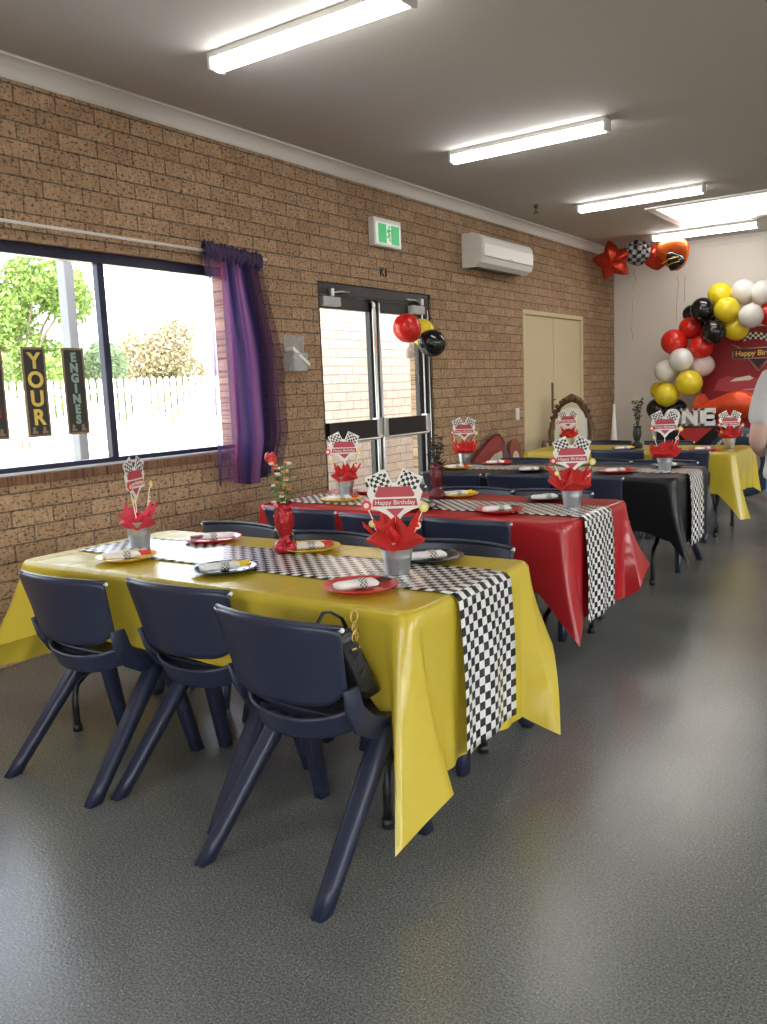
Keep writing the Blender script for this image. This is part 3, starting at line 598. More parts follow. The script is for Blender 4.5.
def runner(x, y, v0, v1, zb, label, x0=.06):
    """runner lies along the table and drops over the right end; surface offset above the cloth"""
    A = TL-x0; dr = TZ-zb
    def path(s):
        if s < A-.02: return (x0+s, TZ+.0085)
        q = s-(A-.02)
        if q < .03:
            a = q/.03*PI/2; return (TL+.006-.02+ .02*math.sin(a)+.010, TZ+.0085-.02*(1-math.cos(a)))
        t = (q-.03); return (TL+.0175+.012*min(1, t/dr)+.004*math.sin(t*9), TZ-.0115-t)
    tot = A+dr
    def fn(u, v):
        s = u*tot; X, Z = path(s); b = lerp(v0, v1, v)
        if s > A: X += .007*math.sin(v*11+2)*min(1, (s-A)/.3)+.006; Z += .02*(0.5-v)*min(1, (s-A)/dr)*-1
        return (X, b, Z+(.0012*math.sin(u*60+v*7) if s < A else 0))
    bm = NB(); grid(bm, fn, 130, 14, uv=lambda u, v: (u*tot, v*(v1-v0)))
    o = obj('table_runner', bm, M['runner'], smooth=True, recalc=False); o.location = (x, y, 0); solid(o, .0008, 1); return tag(o, label, 'table runner', 'chequered runners')
runner(.875, 1.87, .225, .565, .215, 'black and white chequered runner along the front yellow table')
runner(.675, 3.45, .14, .49, .215, 'black and white chequered runner along the red table')
runner(.63, 5.24, .24, .55, .24, 'black and white chequered runner along the black table')

# ------------------------------------------------------------------ chairs
def make_chair():
    t = thing('stacking_chair', 'x', 'chair'); nv = M['navy']; DY = .085
    # seat shell with raised sides running back and up to carry the backrest
    def seat(u, v):
        x = lerp(-1, 1, u); y = lerp(.215, -.17, v); w = .205-.015*v
        z = .40-.016*(1-x*x)*(1-abs(2*v-1)**2)+.012*abs(x)**3
        if v < .12: z -= .03*(1-v/.12)**2
        if v > .8: z += .045*((v-.8)/.2)**2
        return (x*w, y, z)
    bm = NB(); grid(bm, seat, 21, 21); o = obj('seat', bm, nv, t, smooth=True); solid(o, .007, -1)
    bm = NB()   # skirt band under the seat edges
    tube(bm, [(-.19, .207, .372), (0, .212, .368), (.19, .207, .372)], .010, 8); o2 = obj('seat_rim', bm, nv, t)
    # lower back band and side arms
    def band(u, v):
        x = lerp(-1, 1, u); y = -.172-.042*(1-x*x)-.026*v; z = lerp(.400-.02*(1-x*x), .465-.022*(1-x*x), v)+.02*abs(x)**4
        return (x*(.196+.012*v), y+.05*abs(x)**4, z)
    bm = NB(); grid(bm, band, 25, 8); o = obj('lower_back_band', bm, nv, t, smooth=True); solid(o, .008, 0)
    for sx in (-1, 1):
        ol = [(-.222, .545), (-.208, .48), (-.168, .41), (-.095, .368), (-.02, .352), (.19, .352), (.222, .37), (.222, .402), (.05, .404), (-.035, .412), (-.095, .435), (-.145, .48), (-.165, .545)]
        bm = NB(); prism(bm, ol, 'x', -.006, .006)
        for v in bm.verts: v.co.x += sx*(.203+.016*max(0, (v.co.z-.40)/.16)-.012*max(0, (v.co.y)/.22)-.010*max(0, (.40-v.co.z)/.05))
        bmesh.ops.bevel(bm, geom=bm.edges[:], offset=.003, segments=1, affect='EDGES'); o = obj('side_arm', bm, nv, t, smooth=True, auto=math.radians(50))
    # backrest: wide panel, rolled top edge, rounded lower corners
    def back(u, v):
        x = lerp(-1, 1, u); top = .722-.004*x*x-.012*abs(x)**14; bot = .498+.045*abs(x)**7-.012*(1-x*x); z = lerp(bot, top, v)
        w = lerp(.212, .231, v); y = lerp(-.200, -.240, v)-.042*(1-x*x)
        return (x*w, y, z)
    bm = NB(); grid(bm, back, 29, 14); o = obj('backrest', bm, nv, t, smooth=True); solid(o, .008, 0)
    bm = NB(); tube(bm, [(lerp(-.231, .231, k/16), -.233-.042*(1-(k/8-1)**2), .721-.004*(k/8-1)**2) for k in range(17)], .0075, 8); rm = obj('top_roll', bm, nv, o)
    for sx in (-1, 1):
        bm = NB(); tube(bm, [(sx*.224, -.234, .712), (sx*.2365, -.234, .712)], .0062, 10); obj('end_glint', bm, M['white'], o)  # white disc standing in for the glint at the end of the roll
    for sx in (-1, 1):
        for (p, q, r0, r1) in (((sx*.186, .075, .385), (sx*.222, -.268, 0), .035, .027), ((sx*.178, .125, .375), (sx*.205, .215, 0), .032, .024)):
            bm = NB(); P, Q = Vector(p), Vector(q); d = Q-P; n = 6
            rings = []
            for i in range(n+1):
                f = i/n; c = P+d*f; r = lerp(r0, r1, f); w = r*.72
                sec = [(-w, -r*.8), (-w*.4, -r), (0, -r*.86), (w*.4, -r), (w, -r*.8), (w*1.1, 0), (w, r*.8), (w*.4, r), (0, r*.86), (-w*.4, r), (-w, r*.8), (-w*1.1, 0)]
                rings.append([bm.verts.new((c.x+a, c.y+b_, c.z)) for a, b_ in sec])
            for A, B in zip(rings, rings[1:]):
                for k in range(12): bm.faces.new((A[k], A[(k+1) % 12], B[(k+1) % 12], B[k])).smooth = True
            bm.faces.new(rings[0]); bm.faces.new(rings[-1]); obj('leg', bm, nv, t)
    for ch in list(t.children):
        if ch.name.split('.')[0] != 'leg': ch.data.transform(Matrix.Translation((0, DY, 0)))
        for g_ in ch.children: g_.data.transform(Matrix.Translation((0, DY, 0)))
    return t
ch0 = make_chair(); used = [False]
def chair(x, y, rz, label, group):
    if not used[0]:
        used[0] = True; ch0.location = (x, y, 0); ch0.rotation_euler = (0, 0, rz); ch0['label'] = label; ch0['group'] = group; return ch0
    return dup(ch0, (x, y, 0), rz, label, group)
R = math.radians; g = 'navy stacking chairs'
chair(1.40, 1.845, R(1), 'navy plastic chair at near side of front yellow table, closest to window', g)
chair(1.88, 1.93, R(1), 'navy plastic chair in the middle of the near side, front yellow table', g)
c3 = chair(2.44, 1.78, R(-3), 'nearest navy plastic chair, with a black bag hung on its back', g)
chair(1.19, 2.62, R(180), 'navy plastic chair at far side of front yellow table, nearest the window', g)
chair(1.78, 2.58, R(180), 'navy plastic chair at far side of front yellow table, behind the red vase', g)
chair(2.36, 2.59, R(180), 'navy plastic chair at far side of front yellow table, behind the large bucket', g)
chair(1.13, 3.42, R(0), 'navy plastic chair at near side of red table, closest to window', g)
chair(1.66, 3.38, R(0), 'navy plastic chair in the middle of the near side of red table', g)
chair(2.10, 3.40, R(0), 'navy plastic chair at near side of red table, right end', g)
chair(.98, 4.22, R(178), 'navy plastic chair at far side of red table, before the glass doors', g)
chair(1.60, 4.14, R(180), 'navy plastic chair at far side of red table, right of the dark vase', g)
chair(2.06, 4.16, R(180), 'navy plastic chair at far side of red table, behind the black plate', g)
chair(.99, 5.20, R(0), 'navy plastic chair at near side of black table, closest to glass doors', g)
chair(1.50, 5.20, R(0), 'navy plastic chair in the middle of the near side of black table', g)
chair(1.97, 5.20, R(0), 'navy plastic chair at near side of black table, right end', g)
chair(1.05, 6.0, R(180), 'navy plastic chair at far side of black table, near the red board', g)
chair(1.66, 5.97, R(180), 'navy plastic chair in the middle of the far side of black table', g)
chair(2.14, 5.96, R(180), 'navy plastic chair at far side of black table, beside the right bucket', g)
chair(1.48, 7.16, R(0), 'navy plastic chair at near side of rear yellow table, left', g)
chair(2.00, 7.16, R(0), 'navy plastic chair at near side of rear yellow table, right', g)
chair(1.02, 7.93, R(180), 'navy plastic chair at far side of rear yellow table, beside the throne', g)
chair(1.60, 7.93, R(180), 'navy plastic chair at far side of rear yellow table, before the letters', g)

# handbag on the nearest chair
t = thing('handbag', 'black handbag with gold ring charm hanging on the nearest chair', 'bag', (2.575, 1.715, .505))
def bagf(u, v):
    a = u*2*PI; w = .045*(1-.3*v); h = .062*(1-.25*v)
    return (w*math.cos(a)+.004*math.sin(5*a), h*math.sin(a)*.9-.00+.10*(1-v), lerp(-.03, .17, v)+.006*math.sin(3*a))
bm = NB(); grid(bm, bagf, 28, 8, close_u=True); bmesh.ops.holes_fill(bm, edges=bm.edges); obj('bag_body', bm, M['bag'], t, smooth=True)
bm = NB(); tube(bm, [(.0, .05, .15), (-.0, .02, .20), (-.012, -.01, .222), (-.018, -.035, .225), (-.022, -.055, .20), (-.018, -.06, .12)], .008, 8, flat=.5); obj('strap', bm, M['bag'], t)
bm = NB()
for zc, r_ in ((.205, .016), (.175, .011), (.15, .013)):
    tube(bm, [(.034, .03+r_*math.cos(a), zc+r_*math.sin(a)) for a in [2*PI*k/14 for k in range(15)]], .0022, 6, cap=False)
box(bm, (.031, .012, .115), (.037, .05, .12), .001); tube(bm, [(.034, .03, .19), (.034, .03, .12)], .002, 6); obj('gold_charm', bm, M['gold'], t)

# ------------------------------------------------------------------ place settings
PT = TZ+.0055
def make_plate(mat, scal=True):
    bm = NB(); n = 64
    def wob(k, n_, z): return .028*abs(math.sin(k*PI*16/n_)) if z > .010 and scal else 0
    lathe(bm, [(0, .001), (.07, .001), (.078, .004), (.095, .011), (.114, .017), (.116, .019), (.113, .0195), (.094, .0135), (.077, .0065), (.069, .0035), (0, .0035)], n, wob=wob)
    return bm
plates = {}
def plate(kind, x, y, label, group='party plates'):
    if kind not in plates:
        o = obj('plate', make_plate(kind), M[{'r': 'pred', 'y': 'pyel', 'k': 'pblk'}[kind]], smooth=True); plates[kind] = o
    else: o = plates[kind].copy(); COL.objects.link(o)
    o.location = (x, y, PT); return tag(o, label, 'plate', group)
naps = {}
def napkin(kind, x, y, rz, label):
    if kind not in naps:
        t = thing('napkin_roll', label, 'napkin', (0, 0, 0)); bm = NB()
        def nf(u, v):
            a = u*2*PI; yy = lerp(-.085, .045, v); w = lerp(.019, .024, v)*(1-.15*math.cos((v-.62)*9)*0.3); tp = min(1, v/.12)*.4+.6
            return (w*tp*math.cos(a)*1.15, yy+.006*math.cos(a*2), .0165+.0135*tp*math.sin(a))
        grid(bm, nf, 18, 12, close_u=True); bmesh.ops.holes_fill(bm, edges=bm.edges); obj('napkin', bm, M['napkin'], t, smooth=True)
        bm = NB(); nb = lambda u, v: (.0285*math.cos(u*2*PI), lerp(-.012, .014, v), .0165+.0165*math.sin(u*2*PI)); grid(bm, nb, 20, 3, close_u=True); obj('band', bm, M['band'], t)
        bm = NB()
        if kind in 'ry':
            def tf(u, v): return ((.02+.016*v)*lerp(-1, 1, u), lerp(.03, .088, v), .017+.006*math.cos(u*9+v*3)+.004)
            grid(bm, tf, 14, 6); o = obj('coloured_tip', bm, M['nred' if kind == 'r' else 'nyel'], t, smooth=True); solid(o, .004)
        else:
            for q in (-.013, 0, .013):
                tube(bm, [(q*.6, .03, .02), (q*1.2, .07, .021), (q*1.5, .094, .022)], [.004, .005, .007], 8, flat=.5)
            obj('cutlery', bm, M['nblk'], t)
        naps[kind] = t; t.location = (x, y, PT+.0035); t.rotation_euler = (0, 0, rz); t['group'] = 'napkin rolls'; return t
    return dup(naps[kind], (x, y, PT+.0035), rz, label, 'napkin rolls')
SET = [  # plate, napkin, x, y, rz, where
 ('y', 'r', 1.30, 2.055, -60, 'yellow', 'near edge of front yellow table, window end'),
 ('k', 'y', 1.82, 2.055, -58, 'black', 'near edge of front yellow table, middle'),
 ('r', 'k', 2.42, 2.035, -55, 'red', 'near edge of front yellow table, right end'),
 ('r', 'k', 1.32, 2.49, 120, 'red', 'far edge of front yellow table, window end'),
 ('y', 'r', 1.85, 2.485, -60, 'yellow', 'far edge of front yellow table, behind the red vase'),
 ('k', 'k', 2.385, 2.505, -60, 'black', 'far edge of front yellow table, behind the bucket'),
 ('y', 'r', 1.06, 3.72, -60, 'yellow', 'near edge of red table, window end'),
 ('k', 'k', 1.62, 3.60, -60, 'black', 'near edge of red table, middle'),
 ('r', 'k', 2.09, 3.62, -60, 'red', 'near edge of red table, right end'),
 ('r', 'k', 1.00, 4.09, -60, 'red', 'far edge of red table, window end'),
 ('y', 'y', 1.60, 4.08, -60, 'yellow', 'far edge of red table, right of the dark vase'),
 ('k', 'k', 2.13, 4.08, -60, 'black', 'far edge of red table, left of the bucket'),
 ('y', 'r', .78, 5.50, -60, 'yellow', 'near edge of black table, left end'),
 ('k', 'k', 1.42, 5.42, -60, 'black', 'near edge of black table, middle'),
 ('r', 'r', 2.02, 5.46, -60, 'red', 'near edge of black table, right end'),
 ('r', 'r', .93, 5.87, -60, 'red', 'far edge of black table, left end'),
 ('y', 'y', 1.55, 5.86, -60, 'yellow', 'far edge of black table, middle'),
 ('k', 'k', 2.24, 5.86, -60, 'black', 'far edge of black table, right end'),
 ('k', 'y', 1.45, 7.27, -60, 'black', 'near edge of rear yellow table, middle'),
 ('r', 'k', 2.12, 7.27, -60, 'red', 'near edge of rear yellow table, right end'),
]
for pk_, nk, x, y, rz, cn, wh in SET:
    plate(pk_, x, y, '%s scalloped plate at the %s' % (cn, wh))
    nn_ = {'r': 'red tipped', 'y': 'yellow tipped', 'k': 'black cutlery'}[nk]
    napkin(nk, x, y, R(rz+22), '%s napkin roll on %s plate, %s' % (nn_, cn, wh.replace(' of ', ' ').replace('edge ', '')))

# ------------------------------------------------------------------ centrepieces
def outline_badge(s=1.0):
    return [(-.085, .02), (-.07, .045), (-.045, .05), (.045, .05), (.07, .045), (.085, .02), (.075, -.005), (.078, -.025), (.05, -.032), (.025, -.045), (0, -.075), (-.025, -.045), (-.05, -.032), (-.078, -.025), (-.075, -.005)]
def uvflag(bm, c, ang, s, y, mi=0):
    lay = bm.loops.layers.uv.verify(); vs = []; P = []
    n = 6
    for i in range(n+1):
        for j in range(n+1):
            a, b_ = (i/n-.5)*s, (j/n-.5)*s*.85; b2 = b_+.004*math.sin(i/n*6)
            P.append((a, b_)); vs.append(bm.verts.new((c[0]+a*math.cos(ang)-b2*math.sin(ang), y, c[1]+a*math.sin(ang)+b2*math.cos(ang))))
    for i in range(n):
        for j in range(n):
            idx = [i*(n+1)+j, (i+1)*(n+1)+j, (i+1)*(n+1)+j+1, i*(n+1)+j+1]; f = bm.faces.new([vs[k] for k in idx])
            for lp, k in zip(f.loops, idx): lp[lay].uv = (P[k][0]+.2, P[k][1]+.2)
def centrepiece(x, y, rz, label, top_h=.33, tissue=1.0, seed=0, small=True, hb=.105, rb=.053, pink=False):
    t = thing('bucket_centrepiece', label, 'centrepiece', (x, y, PT+.003), 0, 'bucket centrepieces'); rnd = random.Random(seed)
    bm = NB(); lathe(bm, [(0, 0), (rb*.72, 0), (rb*.74, .004), (rb*.86, hb*.5), (rb*.88, hb*.52), (rb*.88, hb*.55), (rb, hb-.004), (rb*1.05, hb), (rb*1.05, hb+.004), (rb*1.0, hb+.005), (rb*.97, hb), (rb*.7, .006), (0, .005)], 32); obj('bucket', bm, M['steel'], t, smooth=True, auto=R(40))
    bm = NB(); n = 44; tis = []
    def tf(u, v):
        a = u*2*PI; k = math.sin(a*3+seed)*.5+math.sin(a*5+seed*2)*.35; r = rb*(.9-.85*v*.0)*(1-v)**.6*(1+.55*tissue*ss(v*3)*(1-v)*2.2*(1+.5*k)); r = max(r, .002)
        z = hb-.02+v*.065*tissue*(1+.25*k)+.035*ss(v*3)*(k)*(1-v)
        return (r*math.cos(a)*1.1, r*math.sin(a)*1.1, z)
    grid(bm, tf, n, 12, close_u=True)
    for q in range(8):
        a0 = 2*PI*q/8+seed+rnd.uniform(-.2, .2); hh = .055+.05*rnd.random()*tissue; ww = .034; outw = (.030+.030*rnd.random())*tissue
        def pet(u, v, a0=a0, hh=hh, ww=ww, outw=outw, q=q):
            w_ = (u-.5)*2*ww*(1-v**2.2)+.001; rad = rb*.62+outw*v**1.3; z = hb-.02+hh*v+.010*math.cos(u*9+q)*v
            n_ = noise.noise(Vector((u*3+q*7, v*3+seed*3, 1.7)))*.016
            return ((rad+n_)*math.cos(a0)-w_*math.sin(a0), (rad+n_)*math.sin(a0)+w_*math.cos(a0), z+n_*.6)
        grid(bm, pet, 9, 8)
    obj('tissue_paper', bm, M['tissuep' if pink else 'tissue'], t, smooth=True, auto=R(28))
    # main topper
    Rz = Matrix.Rotation(rz, 4, 'Z'); top = top_h-.055
    def P(o): 
        o.matrix_basis = Rz; return o
    bm = NB(); tube(bm, [(0, .004, .05), (0, .004, top-.03)], .0022, 6); stick = P(obj('topper_stick', bm, M['white'], t))
    bm = NB(); ol = [(a*1.07, top+b_*1.12) for a, b_ in outline_badge()]; prism(bm, ol, 'y', -.0005, .001)
    for sx in (-1, 1):
        c = (sx*.047, top+.055); a = sx*-.45; q = .036
        prism(bm, [(c[0]+(i*q)*math.cos(a)-(j*q)*math.sin(a), c[1]+(i*q)*math.sin(a)+(j*q)*math.cos(a)) for i, j in ((-1, -.95), (1, -.95), (1, .95), (-1, .95))], 'y', -.0004, .0012)
    obj('topper_card', bm, M['white'], stick)
    bm = NB(); uvflag(bm, (-.048, top+.057), .45, .062, -.0009); uvflag(bm, (.048, top+.057), -.45, .062, -.0009); obj('chequered_flags', bm, M['flag'], stick)
    bm = NB(); prism(bm, [(-.066, top+.012), (-.052, top+.042), (.052, top+.042), (.066, top+.012), (.058, top+.008), (-.058, top+.008)], 'y', -.003, -.0012); prism(bm, [(-.074, top-.022), (.074, top-.022), (.07, top+.002), (-.07, top+.002)], 'y', -.003, -.0012); prism(bm, [(-.03, top-.03), (.03, top-.03), (0, top-.058)], 'y', -.003, -.0012); obj('badge_print', bm, pm('badge_red', (.45, .05, .07), .45), stick)
    text('Happy Birthday', .021, .0006, M['white'], stick, face_mx((0, -.0037, top-.010), (1, 0, 0), (0, 0, 1)), name='birthday_lettering')
    if small:
        for k, (sx, h2, kind) in enumerate(((-.092, top-.015, 'r'), (.094, top-.025, 'y'), (-.075, top-.075, 'y'), (.072, top-.085, 'b'))):
            bm = NB(); tube(bm, [(sx*.25, -.012, .06), (sx, -.02, h2)], .002, 6); s_ = P(obj('pick_stick', bm, M['white'], t))
            bm = NB(); r_ = .017 if k < 2 else .012; nn_ = 8 if k % 2 else 20
            prism(bm, [(sx+r_*math.cos(2*PI*i/nn_), h2+r_*math.sin(2*PI*i/nn_)) for i in range(nn_)], 'y', -.024, -.022); obj('pick_sign', bm, M[{'r': 'pred', 'y': 'yellow_card', 'w': 'pblk', 'b': 'petw'}[kind]], s_)
            bm = NB(); r_ *= .5; prism(bm, [(sx+r_*math.cos(2*PI*i/nn_), h2+r_*math.sin(2*PI*i/nn_)) for i in range(nn_)], 'y', -.0255, -.024); obj('pick_centre', bm, M[{'r': 'napkin', 'y': 'petw', 'w': 'napkin', 'b': 'pred'}[kind]], s_)
    return t
centrepiece(1.14, 2.25, R(115), 'galvanised bucket with red tissue on front yellow table, by the window', .33, .85, 1, pink=True)
centrepiece(2.40, 2.27, R(30), 'large galvanised bucket with red tissue and birthday topper, front yellow table', .30, 1.45, 2, rb=.055)
centrepiece(.92, 3.95, R(25), 'galvanised bucket with red tissue on red table, before the glass doors', .325, 1.0, 3)
centrepiece(2.36, 3.86, R(32), 'galvanised bucket with wide red tissue on red table, right end', .30, 1.6, 4)
centrepiece(.66, 5.85, R(28), 'galvanised bucket with round red tissue on black table, left end', .32, 1.3, 5)
centrepiece(2.28, 5.64, R(32), 'galvanised bucket with spiky red tissue on black table, right end', .35, 1.4, 6)
centrepiece(.80, 7.60, R(28), 'galvanised bucket with red tissue on rear yellow table, before the throne', .30, 1.2, 7)
centrepiece(2.27, 7.50, R(30), 'galvanised bucket with round red tissue on rear yellow table, right end', .27, 1.4, 8)
def vase(x, y, label, kind=0, seed=0, hgt=1.0):
    t = thing('flower_vase', label, 'vase', (x, y, PT+.003), 0, 'foil wrapped vases'); rnd = random.Random(seed)
    wob = lambda k, n, z: .07*math.sin(k*2*PI*7/n+z*30)
    bm = NB(); lathe(bm, [(0, 0), (.04, 0), (.046, .02), (.038, .042), (.018, .058), (.026, .075), (.036, .105), (.037, .14), (.031, .175), (.036, .195), (.032, .19), (.024, .16), (0, .15)], 36, wob=wob); obj('vase_body', bm, M[('vase', 'vdark', 'black')[kind]], t, smooth=True)
    bm = NB()
    for k in range(11):
        a = rnd.uniform(0, 6.28); q = rnd.uniform(.01, .05); h = rnd.uniform(.24, .36)*hgt; tube(bm, [(0, 0, .14), (q*.4*math.cos(a), q*.4*math.sin(a), .22), (q*math.cos(a), q*math.sin(a), h)], .0018, 5)
        for m_ in range(5):
            c = Vector((q*math.cos(a)+rnd.uniform(-.02, .02), q*math.sin(a)+rnd.uniform(-.02, .02), h-rnd.uniform(0, .12))); d = Vector((rnd.gauss(0, 1), rnd.gauss(0, 1), .5)).normalized()*.020; e = d.orthogonal().normalized()*.007
            bm.faces.new([bm.verts.new(c-d), bm.verts.new(c+e), bm.verts.new(c+d), bm.verts.new(c-e)])
    obj('stems_and_leaves', bm, M['leaf' if kind == 0 else 'petd'], t, recalc=False)
    for mt, cnt in ((('petw', 13), ('peto', 14)) if kind == 0 else (('petd', 14), ('gold' if kind == 2 else 'vdark', 7))):
        bm = NB()
        for k in range(cnt):
            a = rnd.uniform(0, 6.28); q = rnd.uniform(.005, .042); c = (q*math.cos(a), q*math.sin(a), rnd.uniform(.19, .35)*hgt)
            for m_ in range(5):
                b_ = m_*2*PI/5; ico(bm, (c[0]+.006*math.cos(b_), c[1]+.006*math.sin(b_), c[2]), .0055, 1)
        obj('blossoms', bm, M[mt], t, smooth=True)
    if kind == 0:
        bm = NB(); tube(bm, [(0, 0, .15), (-.018, -.005, .26), (-.038, -.01, .34)], .002, 6)
        for k in range(7):
            a = k*2*PI/7; ico(bm, (-.04+.013*math.cos(a), -.01+.013*math.sin(a), .350+.010*(k % 3)), .012, 1, (1, 1, 1.3))
        ico(bm, (-.04, -.01, .362), .016, 2); obj('red_rose', bm, M['pred'], t, smooth=True)
    return t
vase(1.80, 2.40, 'red foil vase of small blossoms and one rose, front yellow table', 0, 3)
vase(1.55, 3.94, 'dark red foil vase with dark sprigs, on the red table', 1, 4, 1.0)
vase(1.50, 7.47, 'dark vase with black and gold sprigs on rear yellow table', 2, 6, 1.25)

# ------------------------------------------------------------------ balloons
def balloon_bm(r, d=(0, 0, -1), knot=True):
    bm = NB(); prof = []
    for k in range(19):
        a = PI*k/18; rr = r*math.sin(a); z = r*math.cos(a)*(1.04 if math.cos(a) > 0 else 1.04+.16*(-math.cos(a))**3)
        prof.append((max(rr, 0), z))
    lathe(bm, prof, 30); lathe(bm, [(0, -1.18*r), (.012, -1.19*r), (.006, -1.21*r), (.014, -1.26*r), (0, -1.25*r)], 10)
    q = Vector((0, 0, -1)).rotation_difference(Vector(d)).to_matrix().to_4x4(); bmesh.ops.transform(bm, matrix=q, verts=bm.verts); return bm

BAL = [  # x, y, z, r, material, label   (positions measured in the room, metres)
    (1.419, 10.75, 2.256, 0.142, 'b_yel', 'yellow garland balloon at upper left, left of the white pair'),
    (1.541, 10.55, 2.063, 0.145, 'b_yel', 'yellow garland balloon between the big black one and a white one'),
    (1.612, 10.70, 1.855, 0.146, 'b_yel', 'yellow garland balloon just above the birthday panel edge, below other yellows'),
    (1.685, 10.75, 2.268, 0.140, 'b_wht', 'white garland balloon at the top, left of the pair'),
    (1.901, 10.70, 2.234, 0.137, 'b_wht', 'topmost white garland balloon cut by the right frame edge'),
    (1.814, 10.50, 1.967, 0.136, 'b_wht', 'white garland balloon in front, below the top white pair'),
    (1.957, 10.75, 1.989, 0.126, 'b_red', 'red garland balloon at the right frame edge behind a white one'),
    (1.274, 10.55, 2.086, 0.141, 'b_blk', 'upper large black garland balloon left of the yellows'),
    (1.083, 10.80, 2.064, 0.109, 'b_blk', 'small black garland balloon peeping out behind the upper black one'),
    (1.282, 10.80, 1.966, 0.120, 'b_blk', 'black garland balloon half hidden between the two large black ones'),
    (1.410, 10.50, 1.817, 0.140, 'b_blk', 'lower large black garland balloon beside the panel corner'),
    (1.093, 10.70, 1.894, 0.132, 'b_red', 'uppermost red garland balloon, left of the black ones'),
    (0.927, 10.60, 1.737, 0.151, 'b_red', 'leftmost and largest red garland balloon'),
    (1.243, 10.60, 1.658, 0.137, 'b_red', 'red garland balloon under the lower black one'),
    (1.039, 10.50, 1.519, 0.137, 'b_wht', 'white garland balloon directly below the largest red one'),
    (1.232, 10.70, 1.447, 0.138, 'b_pk', 'pale pinkish garland balloon below the lowest red one'),
    (0.840, 10.60, 1.395, 0.140, 'b_wht', 'leftmost white garland balloon, halfway down'),
    (1.135, 10.50, 1.240, 0.152, 'b_yel', 'yellow garland balloon under the pale pinkish one'),
    (0.872, 10.50, 1.106, 0.142, 'b_yel', 'lowest yellow garland balloon in front of the black ones'),
    (0.700, 10.78, 1.160, 0.108, 'b_yel', 'small yellow garland balloon behind the lowest yellow one, at left'),
    (0.724, 10.65, 0.934, 0.136, 'b_blk', 'lowest black garland balloon at the foot, on the left'),
    (0.903, 10.75, 0.939, 0.118, 'b_blk', 'black garland balloon at the foot behind the letter O'),
    (2.202, 10.60, 2.005, 0.134, 'b_blk', 'black garland balloon right of the red one, beyond the frame'),
    (2.118, 10.70, 2.216, 0.136, 'b_yel', 'yellow garland balloon at the top right, beyond the frame'),
]
ctr = Vector((1.9, 10.9, 1.3))
for x, y, z, r_, m, lab in BAL:
    d = (Vector((lerp(x, 1.75, .35), 10.95, lerp(z, 1.3, .2)))-Vector((x, y, z))).normalized()
    o = obj('balloon', balloon_bm(r_, d), M[m], smooth=True); o.location = (x, y, z); tag(o, lab, 'balloon', 'garland balloons')
# balloons taped beside the glass door
for x, y, z, r_, m, d, lab in ((.20, 5.79, 1.785, .112, 'b_red', (.1, .5, -.4), 'red balloon taped to the right glass door'), (.10, 6.18, 1.775, .105, 'b_yel', (.2, 0, -1), 'yellow balloon beside the glass door, behind the red and black ones'), (.22, 6.14, 1.672, .112, 'b_blk', (-.2, -.5, .2), 'black balloon beside the glass door, lowest of the three'), (.10, 5.98, 1.60, .045, 'b_pk', (0, .2, 1), 'tiny pale balloon under the trio beside the glass door')):
    o = obj('balloon', balloon_bm(r_, d), M[m], smooth=True); o.location = (x, y, z); tag(o, lab, 'balloon', 'door balloons')
def ribbon(x, y, z, ln, label, seed):
    rnd = random.Random(seed); pts = []
    for k in range(int(ln*60)):
        t = k/60; a = t*38+seed; q = .010+.010*math.sin(t*5+seed); pts.append((x+q*math.cos(a)+.02*math.sin(t*4+seed), y+q*math.sin(a), z-t))
    bm = NB(); tube(bm, pts, .006, 5, flat=.5); return tag(obj('curling_ribbon', bm, M['ribbon']), label, 'ribbon', 'curling ribbons')
ribbon(.23, 10.35, 2.55, 1.4, 'long curling ribbon under the left star balloon, nearest the brick wall', 1)
ribbon(.50, 10.4, 2.62, .85, 'curling ribbon under the chequered foil balloon', 2)
ribbon(1.03, 10.4, 2.48, .55, 'left curling ribbon under the right orange foil balloon', 3)
ribbon(1.12, 10.4, 2.48, .32, 'right short curling ribbon under the orange foil balloon', 4)
ribbon(.16, 6.0, 1.60, .28, 'short dark ribbon tail under the door balloons', 5)
# foil balloons against the ceiling
def foil_star(r, n=5, inner=.55, puff=.42):
    bm = NB(); vs = {}
    m = n*10
    def f(u, v):
        a = u*2*PI; k = abs(((a*n/(2*PI)) % 1)-.5)*2; R_ = r*lerp(inner, 1, k**1.3); s = v
        if v <= .5: q = v*2; zz = 1
        else: q = 2-v*2; zz = -1
        return (R_*q*math.cos(a), zz*r*puff*math.sqrt(max(0, 1-q**2.2))*(.8+.2*k), R_*q*math.sin(a))
    grid(bm, f, m, 25, close_u=True); bmesh.ops.remove_doubles(bm, verts=bm.verts, dist=1e-4); return bm
o = obj('foil_balloon', foil_star(.25, 5, .62, .5), M['foil_red'], smooth=True); o.location = (.28, 10.30, 2.735); o.rotation_euler = (.5, .75, .5); tag(o, 'red star foil balloon floating in the corner above the brick wall', 'foil balloon', 'ceiling foil balloons')
o = obj('foil_balloon', foil_star(.165, 5, .97, .6), M['foil_dk'], smooth=True); o.location = (.56, 10.35, 2.80); o.rotation_euler = (.6, .1, .3); tag(o, 'black and silver chequered round foil balloon under the ceiling', 'foil balloon', 'ceiling foil balloons')
o = obj('foil_balloon', foil_star(.16, 5, .9, .5), M['foil_red'], smooth=True); o.location = (.76, 10.45, 2.74); o.rotation_euler = (.2, .3, .2); tag(o, 'dark red round foil balloon between chequered and orange ones', 'foil balloon', 'ceiling foil balloons')
t = thing('foil_balloon', 'orange foil balloon with black flame stripes under the farthest light', 'foil balloon', (1.00, 10.3, 2.74), -.2, 'ceiling foil balloons')
